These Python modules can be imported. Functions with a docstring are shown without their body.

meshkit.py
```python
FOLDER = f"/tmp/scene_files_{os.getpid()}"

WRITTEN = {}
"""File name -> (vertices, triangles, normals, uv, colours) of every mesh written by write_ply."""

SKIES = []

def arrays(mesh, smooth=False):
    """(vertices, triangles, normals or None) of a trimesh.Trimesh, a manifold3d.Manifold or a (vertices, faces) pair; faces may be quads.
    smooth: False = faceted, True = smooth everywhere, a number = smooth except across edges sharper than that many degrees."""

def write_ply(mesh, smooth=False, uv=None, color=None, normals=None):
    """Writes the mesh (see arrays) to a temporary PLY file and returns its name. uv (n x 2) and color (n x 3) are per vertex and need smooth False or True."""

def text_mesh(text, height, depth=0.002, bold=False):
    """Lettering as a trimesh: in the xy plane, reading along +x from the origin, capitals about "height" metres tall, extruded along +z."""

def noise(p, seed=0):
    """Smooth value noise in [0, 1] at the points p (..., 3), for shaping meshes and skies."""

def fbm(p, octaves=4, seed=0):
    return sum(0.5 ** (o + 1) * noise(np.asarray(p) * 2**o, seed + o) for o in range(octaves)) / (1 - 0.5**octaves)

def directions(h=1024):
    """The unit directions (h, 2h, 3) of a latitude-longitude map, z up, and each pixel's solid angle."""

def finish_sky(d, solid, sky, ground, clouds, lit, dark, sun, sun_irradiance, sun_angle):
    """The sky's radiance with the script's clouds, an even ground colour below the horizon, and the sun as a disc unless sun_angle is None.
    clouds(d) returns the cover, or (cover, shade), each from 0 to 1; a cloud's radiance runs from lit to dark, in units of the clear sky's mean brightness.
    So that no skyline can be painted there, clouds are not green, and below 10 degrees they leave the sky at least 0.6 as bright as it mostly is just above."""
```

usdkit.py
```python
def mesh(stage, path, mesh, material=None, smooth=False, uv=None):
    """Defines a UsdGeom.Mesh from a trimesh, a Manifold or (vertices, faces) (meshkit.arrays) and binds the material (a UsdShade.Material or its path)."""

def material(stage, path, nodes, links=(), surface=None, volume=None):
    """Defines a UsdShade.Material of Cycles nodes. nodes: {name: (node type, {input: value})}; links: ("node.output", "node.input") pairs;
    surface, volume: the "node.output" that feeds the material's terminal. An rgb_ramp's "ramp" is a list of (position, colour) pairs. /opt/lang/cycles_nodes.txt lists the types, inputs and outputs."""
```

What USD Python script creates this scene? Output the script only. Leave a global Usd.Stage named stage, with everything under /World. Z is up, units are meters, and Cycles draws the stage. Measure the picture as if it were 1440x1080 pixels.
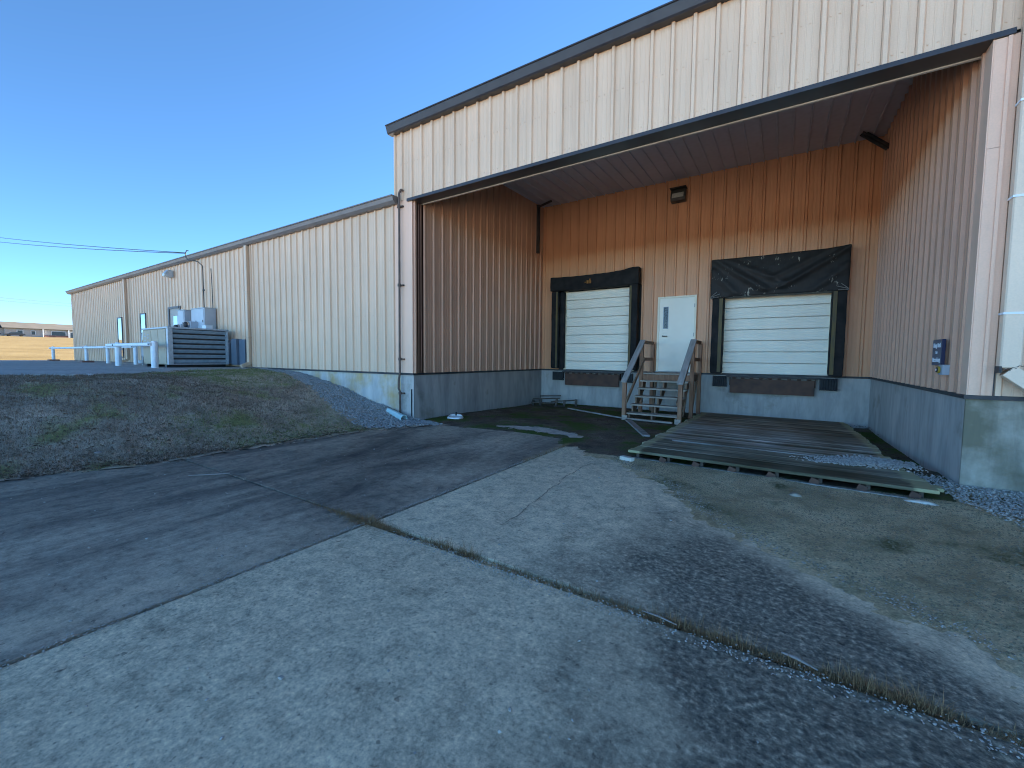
import math, numpy as np, trimesh, usdkit, meshkit
from pxr import Usd, UsdGeom, UsdLux, UsdShade, Gf, Sdf
from shapely.geometry import Polygon, LineString, Point, box as sbox
from shapely.ops import unary_union
import shapely

stage = Usd.Stage.CreateInMemory()
UsdGeom.SetStageUpAxis(stage, UsdGeom.Tokens.z)
UsdGeom.SetStageMetersPerUnit(stage, 1.0)
UsdGeom.Xform.Define(stage, '/World')
stage.SetDefaultPrim(stage.GetPrimAtPath('/World'))
rng = np.random.default_rng(7)

# ------------------------------------------------------------------ camera, sky, sun, exposure
EXPOSURE = 2.9
SKY_STRENGTH = 0.05
SUN_INTENSITY = 1.25
SUN_EL, SUN_AZ = math.radians(28.0), math.radians(5.0)      # azimuth = atan2(x, y) towards the sun
cam = UsdGeom.Camera.Define(stage, '/World/camera')
cam.CreateHorizontalApertureAttr(36.0); cam.CreateVerticalApertureAttr(27.0)
cam.CreateFocalLengthAttr(587.4 / 1440 * 36.0)
cam.CreateClippingRangeAttr(Gf.Vec2f(0.05, 3000))
cam.CreateExposureAttr(EXPOSURE)
R_, U_, F_ = (0.84043238, 0.54183483, 0.00940401), (-0.04165834, 0.04729431, 0.99801194), (-0.54031287, 0.83915331, -0.0623196)
C_ = (6.87198286, -6.61677812, 0.35919764)
cam.AddTransformOp().Set(Gf.Matrix4d(*R_, 0, *U_, 0, *[-v for v in F_], 0, *C_, 1))

sky = UsdLux.DomeLight.Define(stage, '/World/sky')
sky_mat = usdkit.material(stage, '/World/Looks/sky', {
    's': ('sky_texture', {'sky_type': 'single_scattering', 'sun_disc': False, 'sun_elevation': SUN_EL, 'sun_rotation': SUN_AZ,
                          'altitude': 150.0, 'air_density': 0.6, 'aerosol_density': 0.0, 'ozone_density': 8.0}),
    'w': ('mix', {'mix_type': 'multiply', 'fac': 1.0, 'color2': (1.0, 1.09, 0.95)}),       # white balance of the whole sky
    'b': ('background_shader', {'strength': SKY_STRENGTH})}, [('s.color', 'w.color1'), ('w.color', 'b.color')], surface='b.background')
UsdShade.MaterialBindingAPI.Apply(sky.GetPrim()).Bind(sky_mat)
sky.GetPrim().SetCustomDataByKey('kind', 'structure')
sun = UsdLux.DistantLight.Define(stage, '/World/sun')
sun.CreateNormalizeAttr(True); sun.CreateIntensityAttr(SUN_INTENSITY); sun.CreateAngleAttr(0.53)
sun.CreateColorAttr(Gf.Vec3f(1.0, 0.93, 0.82))
sun.AddRotateZOp().Set(-math.degrees(SUN_AZ)); sun.AddRotateXOp().Set(-(90 - math.degrees(SUN_EL)))
# checked: local +z (towards the light) becomes (sin az cos el, cos az cos el, sin el)

# ------------------------------------------------------------------ helpers
used = {}
def numbered(parent, name):
    k = used.get((parent, name), 0); used[(parent, name)] = k + 1
    return f'{parent}/{name}' if k == 0 else f'{parent}/{name}_{k:03d}'
def setd(prim, label=None, cat=None, group=None, kind=None):
    for k, v in (('label', label), ('category', cat), ('group', group), ('kind', kind)):
        if v: prim.SetCustomDataByKey(k, v)
    return prim
def pathof(p): return p if isinstance(p, str) else str(p.GetPath())
GROUPS = {'dock_seal': 'black seals around the dock doors', 'dock_bumper': 'rubber bumpers under the dock doors', 'dock_leveller': 'leveller plates below the dock doors', 'wall_light': 'wall lights on the warehouse',
          'electrical_cabinet': 'electrical cabinets above the air unit', 'electric_meter': 'electric meters above the air unit', 'guard_rail': 'white pipe guard rails', 'service_conduit': 'conduits above the cabinets', 'parked_car': 'cars before the far house',
          'plank': 'loose planks on the alcove floor'}
def thing(name, label, cat, loc=(0, 0, 0), rotz=0, group=None):
    group = group or GROUPS.get(name)
    x = UsdGeom.Xform.Define(stage, numbered('/World', name))
    x.AddTranslateOp().Set(Gf.Vec3d(*map(float, loc)))
    if rotz: x.AddRotateZOp().Set(rotz)
    setd(x.GetPrim(), label, cat, group)
    ORIG[str(x.GetPath())] = (np.array(loc, float), rotz)
    return x.GetPrim()
ORIG = {}
def obj(name, mesh, mat, parent='/World', label=None, cat=None, group=None, kind=None, smooth=False, local=False):
    """One Mesh prim. Shapes are written in world coordinates and moved into the thing's frame unless local."""
    pp = pathof(parent)
    v, f = (np.array(mesh.vertices, float), np.array(mesh.faces)) if hasattr(mesh, 'vertices') else (np.asarray(mesh[0], float), np.asarray(mesh[1], int))
    if not local:
        top = '/'.join(pp.split('/')[:3])
        if top in ORIG:
            loc, rz = ORIG[top]; v = v - loc
            if rz:
                a = -math.radians(rz); c, s = math.cos(a), math.sin(a)
                v = np.stack([v[:, 0] * c - v[:, 1] * s, v[:, 0] * s + v[:, 1] * c, v[:, 2]], 1)
    m = usdkit.mesh(stage, numbered(pp, name), (v, f), MAT[mat] if isinstance(mat, str) else mat, smooth=smooth)
    return setd(m.GetPrim(), label, cat, group, kind)

class MB:
    def __init__(s): s.v, s.f, s.n = [], [], 0
    def add(s, v, f=None):
        if f is None: v, f = v.vertices, v.faces
        f = np.asarray(f, int)
        if f.shape[1] == 4: f = np.vstack([f[:, [0, 1, 2]], f[:, [0, 2, 3]]])
        s.v.append(np.asarray(v, float)); s.f.append(f + s.n); s.n += len(v); return s
    def box(s, x0, x1, y0, y1, z0, z1):
        return s.add(*box(x0, x1, y0, y1, z0, z1))
    def bar(s, a, b, w, h, up=(0, 0, 1)):
        return s.add(*bar(a, b, w, h, up))
    def tube(s, pts, r, n=10, caps=True):
        return s.add(*tube(pts, r, n, caps))
    def get(s): return np.vstack(s.v), np.vstack(s.f)

BOXF = np.array([[0, 3, 2, 1], [4, 5, 6, 7], [0, 1, 5, 4], [1, 2, 6, 5], [2, 3, 7, 6], [3, 0, 4, 7]])
def box(x0, x1, y0, y1, z0, z1):
    v = np.array([[x0, y0, z0], [x1, y0, z0], [x1, y1, z0], [x0, y1, z0], [x0, y0, z1], [x1, y0, z1], [x1, y1, z1], [x0, y1, z1]], float)
    return v, np.vstack([BOXF[:, [0, 1, 2]], BOXF[:, [0, 2, 3]]])
def cbox(x0, x1, y0, y1, z0, z1, c=0.006):
    """box with chamfered edges"""
    pts = []
    for x, sx in ((x0, 1), (x1, -1)):
        for y, sy in ((y0, 1), (y1, -1)):
            for z, sz in ((z0, 1), (z1, -1)):
                pts += [(x + sx * c, y + sy * c, z), (x + sx * c, y, z + sz * c), (x, y + sy * c, z + sz * c)]
    h = trimesh.convex.convex_hull(np.array(pts))
    return np.array(h.vertices), np.array(h.faces)
def frame_of(a, b, up):
    a, b = np.asarray(a, float), np.asarray(b, float); d = b - a; L = np.linalg.norm(d); d = d / L
    up = np.asarray(up, float)
    if abs(d @ up) > 0.98: up = np.array([0, 1.0, 0])
    s = np.cross(d, up); s /= np.linalg.norm(s); u = np.cross(s, d)
    return a, d, s, u, L
def bar(a, b, w, h, up=(0, 0, 1), c=0.004):
    """a straight beam from a to b, w wide (sideways), h high, with chamfered edges"""
    a, d, s, u, L = frame_of(a, b, up)
    v, f = cbox(0, L, -w / 2, w / 2, -h / 2, h / 2, min(c, w / 4, h / 4))
    return a + v[:, :1] * d + v[:, 1:2] * s + v[:, 2:] * u, f
def tube(pts, r, n=10, caps=True):
    p = np.asarray(pts, float); m = len(p); r = np.broadcast_to(r, (m,)).astype(float)
    t = np.gradient(p, axis=0); t /= np.linalg.norm(t, axis=1, keepdims=True)
    ref = np.array([0, 0, 1.0]) if abs(t[0, 2]) < 0.9 else np.array([1.0, 0, 0])
    V = []
    for i in range(m):
        a = ref - t[i] * (ref @ t[i]); a /= np.linalg.norm(a); b = np.cross(t[i], a); ref = a
        ang = np.arange(n) * 2 * np.pi / n
        V.append(p[i] + r[i] * (np.cos(ang)[:, None] * a + np.sin(ang)[:, None] * b))
    V = np.vstack(V); F = []
    for i in range(m - 1):
        for j in range(n):
            k = (j + 1) % n; F += [[i * n + j, i * n + k, (i + 1) * n + k], [i * n + j, (i + 1) * n + k, (i + 1) * n + j]]
    if caps:
        V = np.vstack([V, p[:1], p[-1:]])
        for j in range(n):
            k = (j + 1) % n; F += [[m * n, k, j], [m * n + 1, (m - 1) * n + j, (m - 1) * n + k]]
    return V, np.array(F)
def extrude_x(prof, x0, x1):
    """closed profile of (y, z) points swept along x, with end caps"""
    poly = Polygon(prof); m = trimesh.creation.extrude_polygon(poly, x1 - x0, engine='earcut')
    v = np.array(m.vertices); return np.stack([v[:, 2] + x0, v[:, 0], v[:, 1]], 1), np.array(m.faces)[:, ::-1]
def extrude_poly(poly, z0, z1):
    m = trimesh.creation.extrude_polygon(poly, z1 - z0, engine='earcut')
    v = np.array(m.vertices); v[:, 2] += z0; return v, np.array(m.faces)
def grid(xs, ys, zf):
    X, Y = np.meshgrid(xs, ys, indexing='ij'); Z = zf(X, Y); n, m = X.shape
    v = np.stack([X, Y, Z], -1).reshape(-1, 3)
    i, j = np.meshgrid(np.arange(n - 1), np.arange(m - 1), indexing='ij'); a = (i * m + j).ravel()
    f = np.vstack([np.stack([a, a + m, a + m + 1], 1), np.stack([a, a + m + 1, a + 1], 1)])
    return v, f
def smoothstep(a, b, x):
    t = np.clip((np.asarray(x, float) - a) / (b - a), 0, 1); return t * t * (3 - 2 * t)
def n3(x, y, s, seed=0, oct=3):
    return meshkit.fbm(np.stack([np.asarray(x, float) * s, np.asarray(y, float) * s, np.full(np.shape(x), 0.37)], -1), oct, seed)

# ------------------------------------------------------------------ materials
MAT = {}
def mat(name, nodes, links, surface='p.BSDF'):
    MAT[name] = usdkit.material(stage, '/World/Looks/' + name, nodes, links, surface=surface); return MAT[name]
def hexd(c): return tuple(c)
def simple(name, c1, c2, scale=6.0, rough=0.6, bump=0.0, bump_scale=60.0, metallic=0.0, stretch=(1, 1, 1), spec=0.5, vary=0.0, detail=6, lo=0.35, hi=0.65, space='position'):
    """two-tone noise colour, optional fine bump, optional per-object brightness"""
    n = {'g': ('geometry', {}), 'm': ('mapping', {'scale': stretch}),
         't': ('noise_texture', {'scale': scale, 'detail': float(detail), 'roughness': 0.6}),
         'r': ('rgb_ramp', {'ramp': [(0, c1), (lo, c1), (hi, c2), (1, c2)]}),
         'p': ('principled_bsdf', {'roughness': rough, 'metallic': metallic, 'specular_ior_level': spec})}
    l = [('g.position', 'm.vector'), ('m.vector', 't.vector'), ('t.fac', 'r.fac')]
    out = 'r.color'
    if vary:
        n['oi'] = ('object_info', {}); n['mr'] = ('map_range', {'to_min': 1 - vary, 'to_max': 1 + vary})
        n['hs'] = ('hsv', {}); l += [('oi.random', 'mr.value'), ('mr.result', 'hs.value'), (out, 'hs.color')]; out = 'hs.color'
    l.append((out, 'p.base_color'))
    if bump:
        n['bt'] = ('noise_texture', {'scale': bump_scale, 'detail': 4.0}); n['b'] = ('bump', {'strength': bump, 'distance': 0.01})
        l += [('m.vector', 'bt.vector'), ('bt.fac', 'b.height'), ('b.normal', 'p.normal')]
    return mat(name, n, l)

def siding(name, base, dirt, rough=0.42, rust=0.0):
    """painted ribbed steel: faint vertical runs, slow tone drift, slight oil-canning"""
    n = {'g': ('geometry', {}),
         'ms': ('mapping', {'scale': (9.0, 9.0, 0.35)}), 'ts': ('noise_texture', {'scale': 1.0, 'detail': 5.0, 'roughness': 0.65}),
         'tb': ('noise_texture', {'scale': 0.7, 'detail': 3.0}),
         'tf': ('noise_texture', {'scale': 70.0, 'detail': 3.0}),
         'rs': ('rgb_ramp', {'ramp': [(0, (1, 1, 1)), (0.45, (1, 1, 1)), (0.7, dirt), (1, dirt)]}),
         'rb': ('rgb_ramp', {'ramp': [(0.3, (0.93, 0.93, 0.93)), (0.7, (1.05, 1.04, 1.03))]}),
         'rf': ('rgb_ramp', {'ramp': [(0.3, (0.96, 0.96, 0.96)), (0.7, (1.03, 1.03, 1.03))]}),
         'c': ('color', {'value': base}),
         'm1': ('mix', {'mix_type': 'multiply', 'fac': 0.5}), 'm2': ('mix', {'mix_type': 'multiply', 'fac': 1.0}), 'm3': ('mix', {'mix_type': 'multiply', 'fac': 1.0}),
         'oi': ('object_info', {}), 'mr': ('map_range', {'to_min': 0.95, 'to_max': 1.04}), 'hs': ('hsv', {}),
         'tw': ('noise_texture', {'scale': 2.2, 'detail': 2.0}), 'b': ('bump', {'strength': 0.4, 'distance': 0.03}),
         'p': ('principled_bsdf', {'roughness': rough, 'specular_ior_level': 0.35})}
    l = [('g.position', 'ms.vector'), ('ms.vector', 'ts.vector'), ('g.position', 'tb.vector'), ('g.position', 'tf.vector'), ('g.position', 'tw.vector'),
         ('ts.fac', 'rs.fac'), ('tb.fac', 'rb.fac'), ('tf.fac', 'rf.fac'), ('c.color', 'm1.color1'), ('rs.color', 'm1.color2'),
         ('m1.color', 'm2.color1'), ('rb.color', 'm2.color2'), ('m2.color', 'm3.color1'), ('rf.color', 'm3.color2'),
         ('oi.random', 'mr.value'), ('mr.result', 'hs.value'), ('m3.color', 'hs.color'), ('hs.color', 'p.base_color'),
         ('tw.fac', 'b.height'), ('b.normal', 'p.normal')]
    n.update({'sz': ('separate_xyz', {}), 'tz': ('noise_texture', {'scale': 11.0, 'detail': 5.0, 'roughness': 0.7}), 'az': ('math', {'math_type': 'multiply_add', 'value2': 0.22}),
              'mz': ('map_range', {'from_min': 5.24, 'from_max': 5.36, 'to_min': 0.0, 'to_max': rust, 'clamp': True, 'range_type': 'smoothstep'}), 'cz': ('color', {'value': (0.42, 0.20, 0.09)}), 'xz': ('mix', {})})
    l = [q for q in l if q[1] != 'p.base_color'] + [('g.position', 'sz.vector'), ('g.position', 'tz.vector'), ('tz.fac', 'az.value1'), ('sz.z', 'az.value3'), ('az.value', 'mz.value'), ('mz.result', 'xz.fac'), ('hs.color', 'xz.color1'), ('cz.color', 'xz.color2'), ('xz.color', 'p.base_color')]
    mat(name, n, l)
siding('siding_beige', (0.735, 0.505, 0.345), (0.80, 0.76, 0.72), rust=0.36)
simple('white_door', (0.89, 0.79, 0.635), (0.95, 0.855, 0.70), 1.6, 0.45, 0.06, 30)
siding('siding_back_glow', (0.73, 0.36, 0.19), (0.84, 0.76, 0.7))  # same beige paint, with the alcove's orange bounce glow and shade in its colour
siding('siding_side_shade', (0.63, 0.345, 0.22), (0.84, 0.78, 0.74))  # same paint again, darkened to carry the shade of the alcove sides
siding('downspout_tan', (0.68, 0.48, 0.33), (0.84, 0.8, 0.76))
siding('trim_beige', (0.84, 0.51, 0.35), (0.88, 0.84, 0.8))
siding('ceiling_steel', (0.52, 0.54, 0.62), (0.8, 0.78, 0.76))
siding('downspout_beige', (0.78, 0.58, 0.42), (0.86, 0.84, 0.8))
simple('bronze_trim', (0.034, 0.028, 0.03), (0.046, 0.04, 0.042), 3.0, 0.38, 0.1, 4.0, vary=0.05)
simple('tan_gutter', (0.15, 0.125, 0.115), (0.19, 0.16, 0.145), 3.0, 0.4, 0.1, 4.0)
simple('light_trim', (0.55, 0.5, 0.45), (0.6, 0.55, 0.5), 3.0, 0.5)
simple('dark_steel', (0.025, 0.024, 0.025), (0.045, 0.04, 0.04), 8.0, 0.55, 0.2, 60)
simple('rusty_steel', (0.055, 0.027, 0.018), (0.12, 0.055, 0.032), 5.0, 0.75, 0.5, 40)
simple('roof_steel', (0.35, 0.33, 0.3), (0.4, 0.38, 0.35), 2.0, 0.5)
simple('dark_core', (0.05, 0.05, 0.05), (0.06, 0.06, 0.06), 2.0, 0.9)
simple('white_frame', (0.84, 0.72, 0.52), (0.9, 0.78, 0.58), 3.0, 0.5, 0.1, 30)
simple('black_vinyl', (0.012, 0.011, 0.011), (0.028, 0.024, 0.022), 4.0, 0.75, 0.5, 22, spec=0.2)
simple('yellow_stripe', (0.16, 0.11, 0.035), (0.10, 0.075, 0.04), 9.0, 0.7, 0.2, 60, stretch=(1, 1, 0.3))
simple('black_rubber', (0.012, 0.012, 0.013), (0.025, 0.025, 0.025), 10.0, 0.8, 0.4, 40)
simple('wire_glass', (0.12, 0.11, 0.10), (0.03, 0.03, 0.03), 40.0, 0.15, lo=0.47, hi=0.53)
simple('steel_bright', (0.5, 0.5, 0.5), (0.6, 0.6, 0.6), 5.0, 0.3, metallic=1.0)
simple('galvanised', (0.38, 0.42, 0.45), (0.5, 0.54, 0.57), 12.0, 0.42, metallic=0.35, detail=3)
simple('slat_steel', (0.28, 0.33, 0.37), (0.38, 0.43, 0.47), 8.0, 0.45, metallic=0.3)
simple('unit_panel', (0.36, 0.285, 0.19), (0.42, 0.34, 0.235), 3.0, 0.5, 0.05, 20)
simple('cabinet_grey', (0.42, 0.45, 0.48), (0.48, 0.5, 0.53), 4.0, 0.45)
simple('duct_blue', (0.13, 0.16, 0.20), (0.17, 0.20, 0.24), 2.0, 0.45, metallic=0.2)
simple('rail_white', (0.68, 0.70, 0.72), (0.78, 0.79, 0.8), 6.0, 0.4, 0.1, 40)
simple('sign_blue', (0.013, 0.017, 0.05), (0.017, 0.021, 0.06), 5.0, 0.35)
simple('letter_white', (0.75, 0.76, 0.78), (0.8, 0.8, 0.82), 5.0, 0.5)
simple('button_yellow', (0.35, 0.22, 0.02), (0.4, 0.26, 0.03), 5.0, 0.5)
simple('orange_print', (0.30, 0.12, 0.02), (0.36, 0.15, 0.03), 5.0, 0.7)
simple('grey_plastic', (0.32, 0.35, 0.38), (0.38, 0.4, 0.43), 5.0, 0.5)
simple('pipe_rust', (0.07, 0.05, 0.042), (0.14, 0.085, 0.06), 7.0, 0.7, 0.4, 40)
simple('pvc_green', (0.38, 0.55, 0.56), (0.5, 0.66, 0.66), 6.0, 0.4, 0.1, 20)
simple('plastic_white', (0.62, 0.62, 0.6), (0.78, 0.78, 0.76), 12.0, 0.45)
simple('stone_pale', (0.5, 0.47, 0.4), (0.62, 0.6, 0.52), 14.0, 0.8, 0.4, 50)
simple('stone_grey', (0.24, 0.21, 0.165), (0.36, 0.32, 0.26), 14.0, 0.85, 0.4, 50)
simple('stair_wood', (0.17, 0.095, 0.055), (0.29, 0.175, 0.105), 2.5, 0.75, 0.5, 30, stretch=(6, 6, 1), vary=0.15)
simple('post_wood', (0.21, 0.095, 0.05), (0.33, 0.17, 0.095), 2.5, 0.75, 0.5, 30, stretch=(6, 6, 0.8), vary=0.1)
simple('tread_wood', (0.27, 0.21, 0.16), (0.42, 0.34, 0.27), 2.5, 0.75, 0.5, 30, stretch=(0.8, 6, 6), vary=0.12)
simple('rail_wood', (0.25, 0.21, 0.185), (0.36, 0.31, 0.28), 3.0, 0.7, 0.4, 30, stretch=(6, 0.7, 1), vary=0.08)
simple('grey_wood', (0.20, 0.18, 0.155), (0.33, 0.31, 0.28), 3.0, 0.8, 0.5, 30, stretch=(3, 3, 3))
simple('rotten_wood', (0.045, 0.035, 0.028), (0.11, 0.085, 0.065), 4.0, 0.85, 0.6, 30)
simple('stick_bark', (0.22, 0.19, 0.17), (0.34, 0.30, 0.28), 14.0, 0.85, 0.4, 50)
simple('wire_black', (0.02, 0.02, 0.022), (0.03, 0.03, 0.032), 5.0, 0.6)
simple('lamp_body', (0.04, 0.036, 0.03), (0.07, 0.06, 0.05), 8.0, 0.5)
simple('lamp_lens', (0.5, 0.48, 0.4), (0.6, 0.58, 0.5), 20.0, 0.2)
simple('house_wall', (0.42, 0.39, 0.36), (0.47, 0.44, 0.41), 0.6, 0.8)
simple('house_roof', (0.05, 0.046, 0.042), (0.064, 0.058, 0.053), 0.5, 0.9)
simple('window_dark', (0.03, 0.04, 0.055), (0.05, 0.06, 0.08), 0.5, 0.15)
simple('brick_red', (0.22, 0.11, 0.09), (0.26, 0.14, 0.11), 2.0, 0.9)
simple('car_dark', (0.03, 0.035, 0.045), (0.035, 0.04, 0.05), 2.0, 0.3)
simple('tyre', (0.015, 0.015, 0.015), (0.02, 0.02, 0.02), 5.0, 0.8)
simple('door_tan', (0.35, 0.31, 0.27), (0.38, 0.34, 0.30), 2.0, 0.5)
simple('window_frame', (0.10, 0.09, 0.09), (0.13, 0.12, 0.12), 3.0, 0.5)
mat('window_glass', {'p': ('principled_bsdf', {'base_color': (0.10, 0.13, 0.16), 'roughness': 0.05, 'specular_ior_level': 1.0, 'metallic': 0.75})}, [])
for k in ('window_glass',):
    MAT[k] = usdkit.material(stage, '/World/Looks/' + k, {'p': ('principled_bsdf', {'base_color': (0.62, 0.66, 0.7), 'roughness': 0.04, 'metallic': 1.0})}, [], surface='p.BSDF')

# sheet of curled vinyl with white scuffs
mat('torn_vinyl', {'g': ('geometry', {}), 'm': ('mapping', {'scale': (26.0, 26.0, 7.0)}), 't': ('noise_texture', {'scale': 1.0, 'detail': 4.0, 'roughness': 0.7}),
    'm2': ('mapping', {'scale': (3.4, 3.4, 4.0)}), 't2': ('noise_texture', {'scale': 1.0, 'detail': 2.0}),
    'mu': ('math', {'math_type': 'multiply'}),
    'r': ('rgb_ramp', {'ramp': [(0, (0.014, 0.011, 0.010)), (0.25, (0.026, 0.021, 0.018)), (0.375, (0.03, 0.025, 0.022)), (0.395, (0.34, 0.30, 0.24)), (1, (0.42, 0.4, 0.34))]}),
    'bt': ('noise_texture', {'scale': 18.0, 'detail': 4.0}), 'b': ('bump', {'strength': 0.35, 'distance': 0.01}), 'p': ('principled_bsdf', {'roughness': 0.5, 'specular_ior_level': 0.25})},
    [('g.position', 'm.vector'), ('m.vector', 't.vector'), ('g.position', 'm2.vector'), ('m2.vector', 't2.vector'), ('t.fac', 'mu.value1'), ('t2.fac', 'mu.value2'), ('mu.value', 'r.fac'),
     ('r.color', 'p.base_color'), ('g.position', 'bt.vector'), ('bt.fac', 'b.height'), ('b.normal', 'p.normal')])

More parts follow.
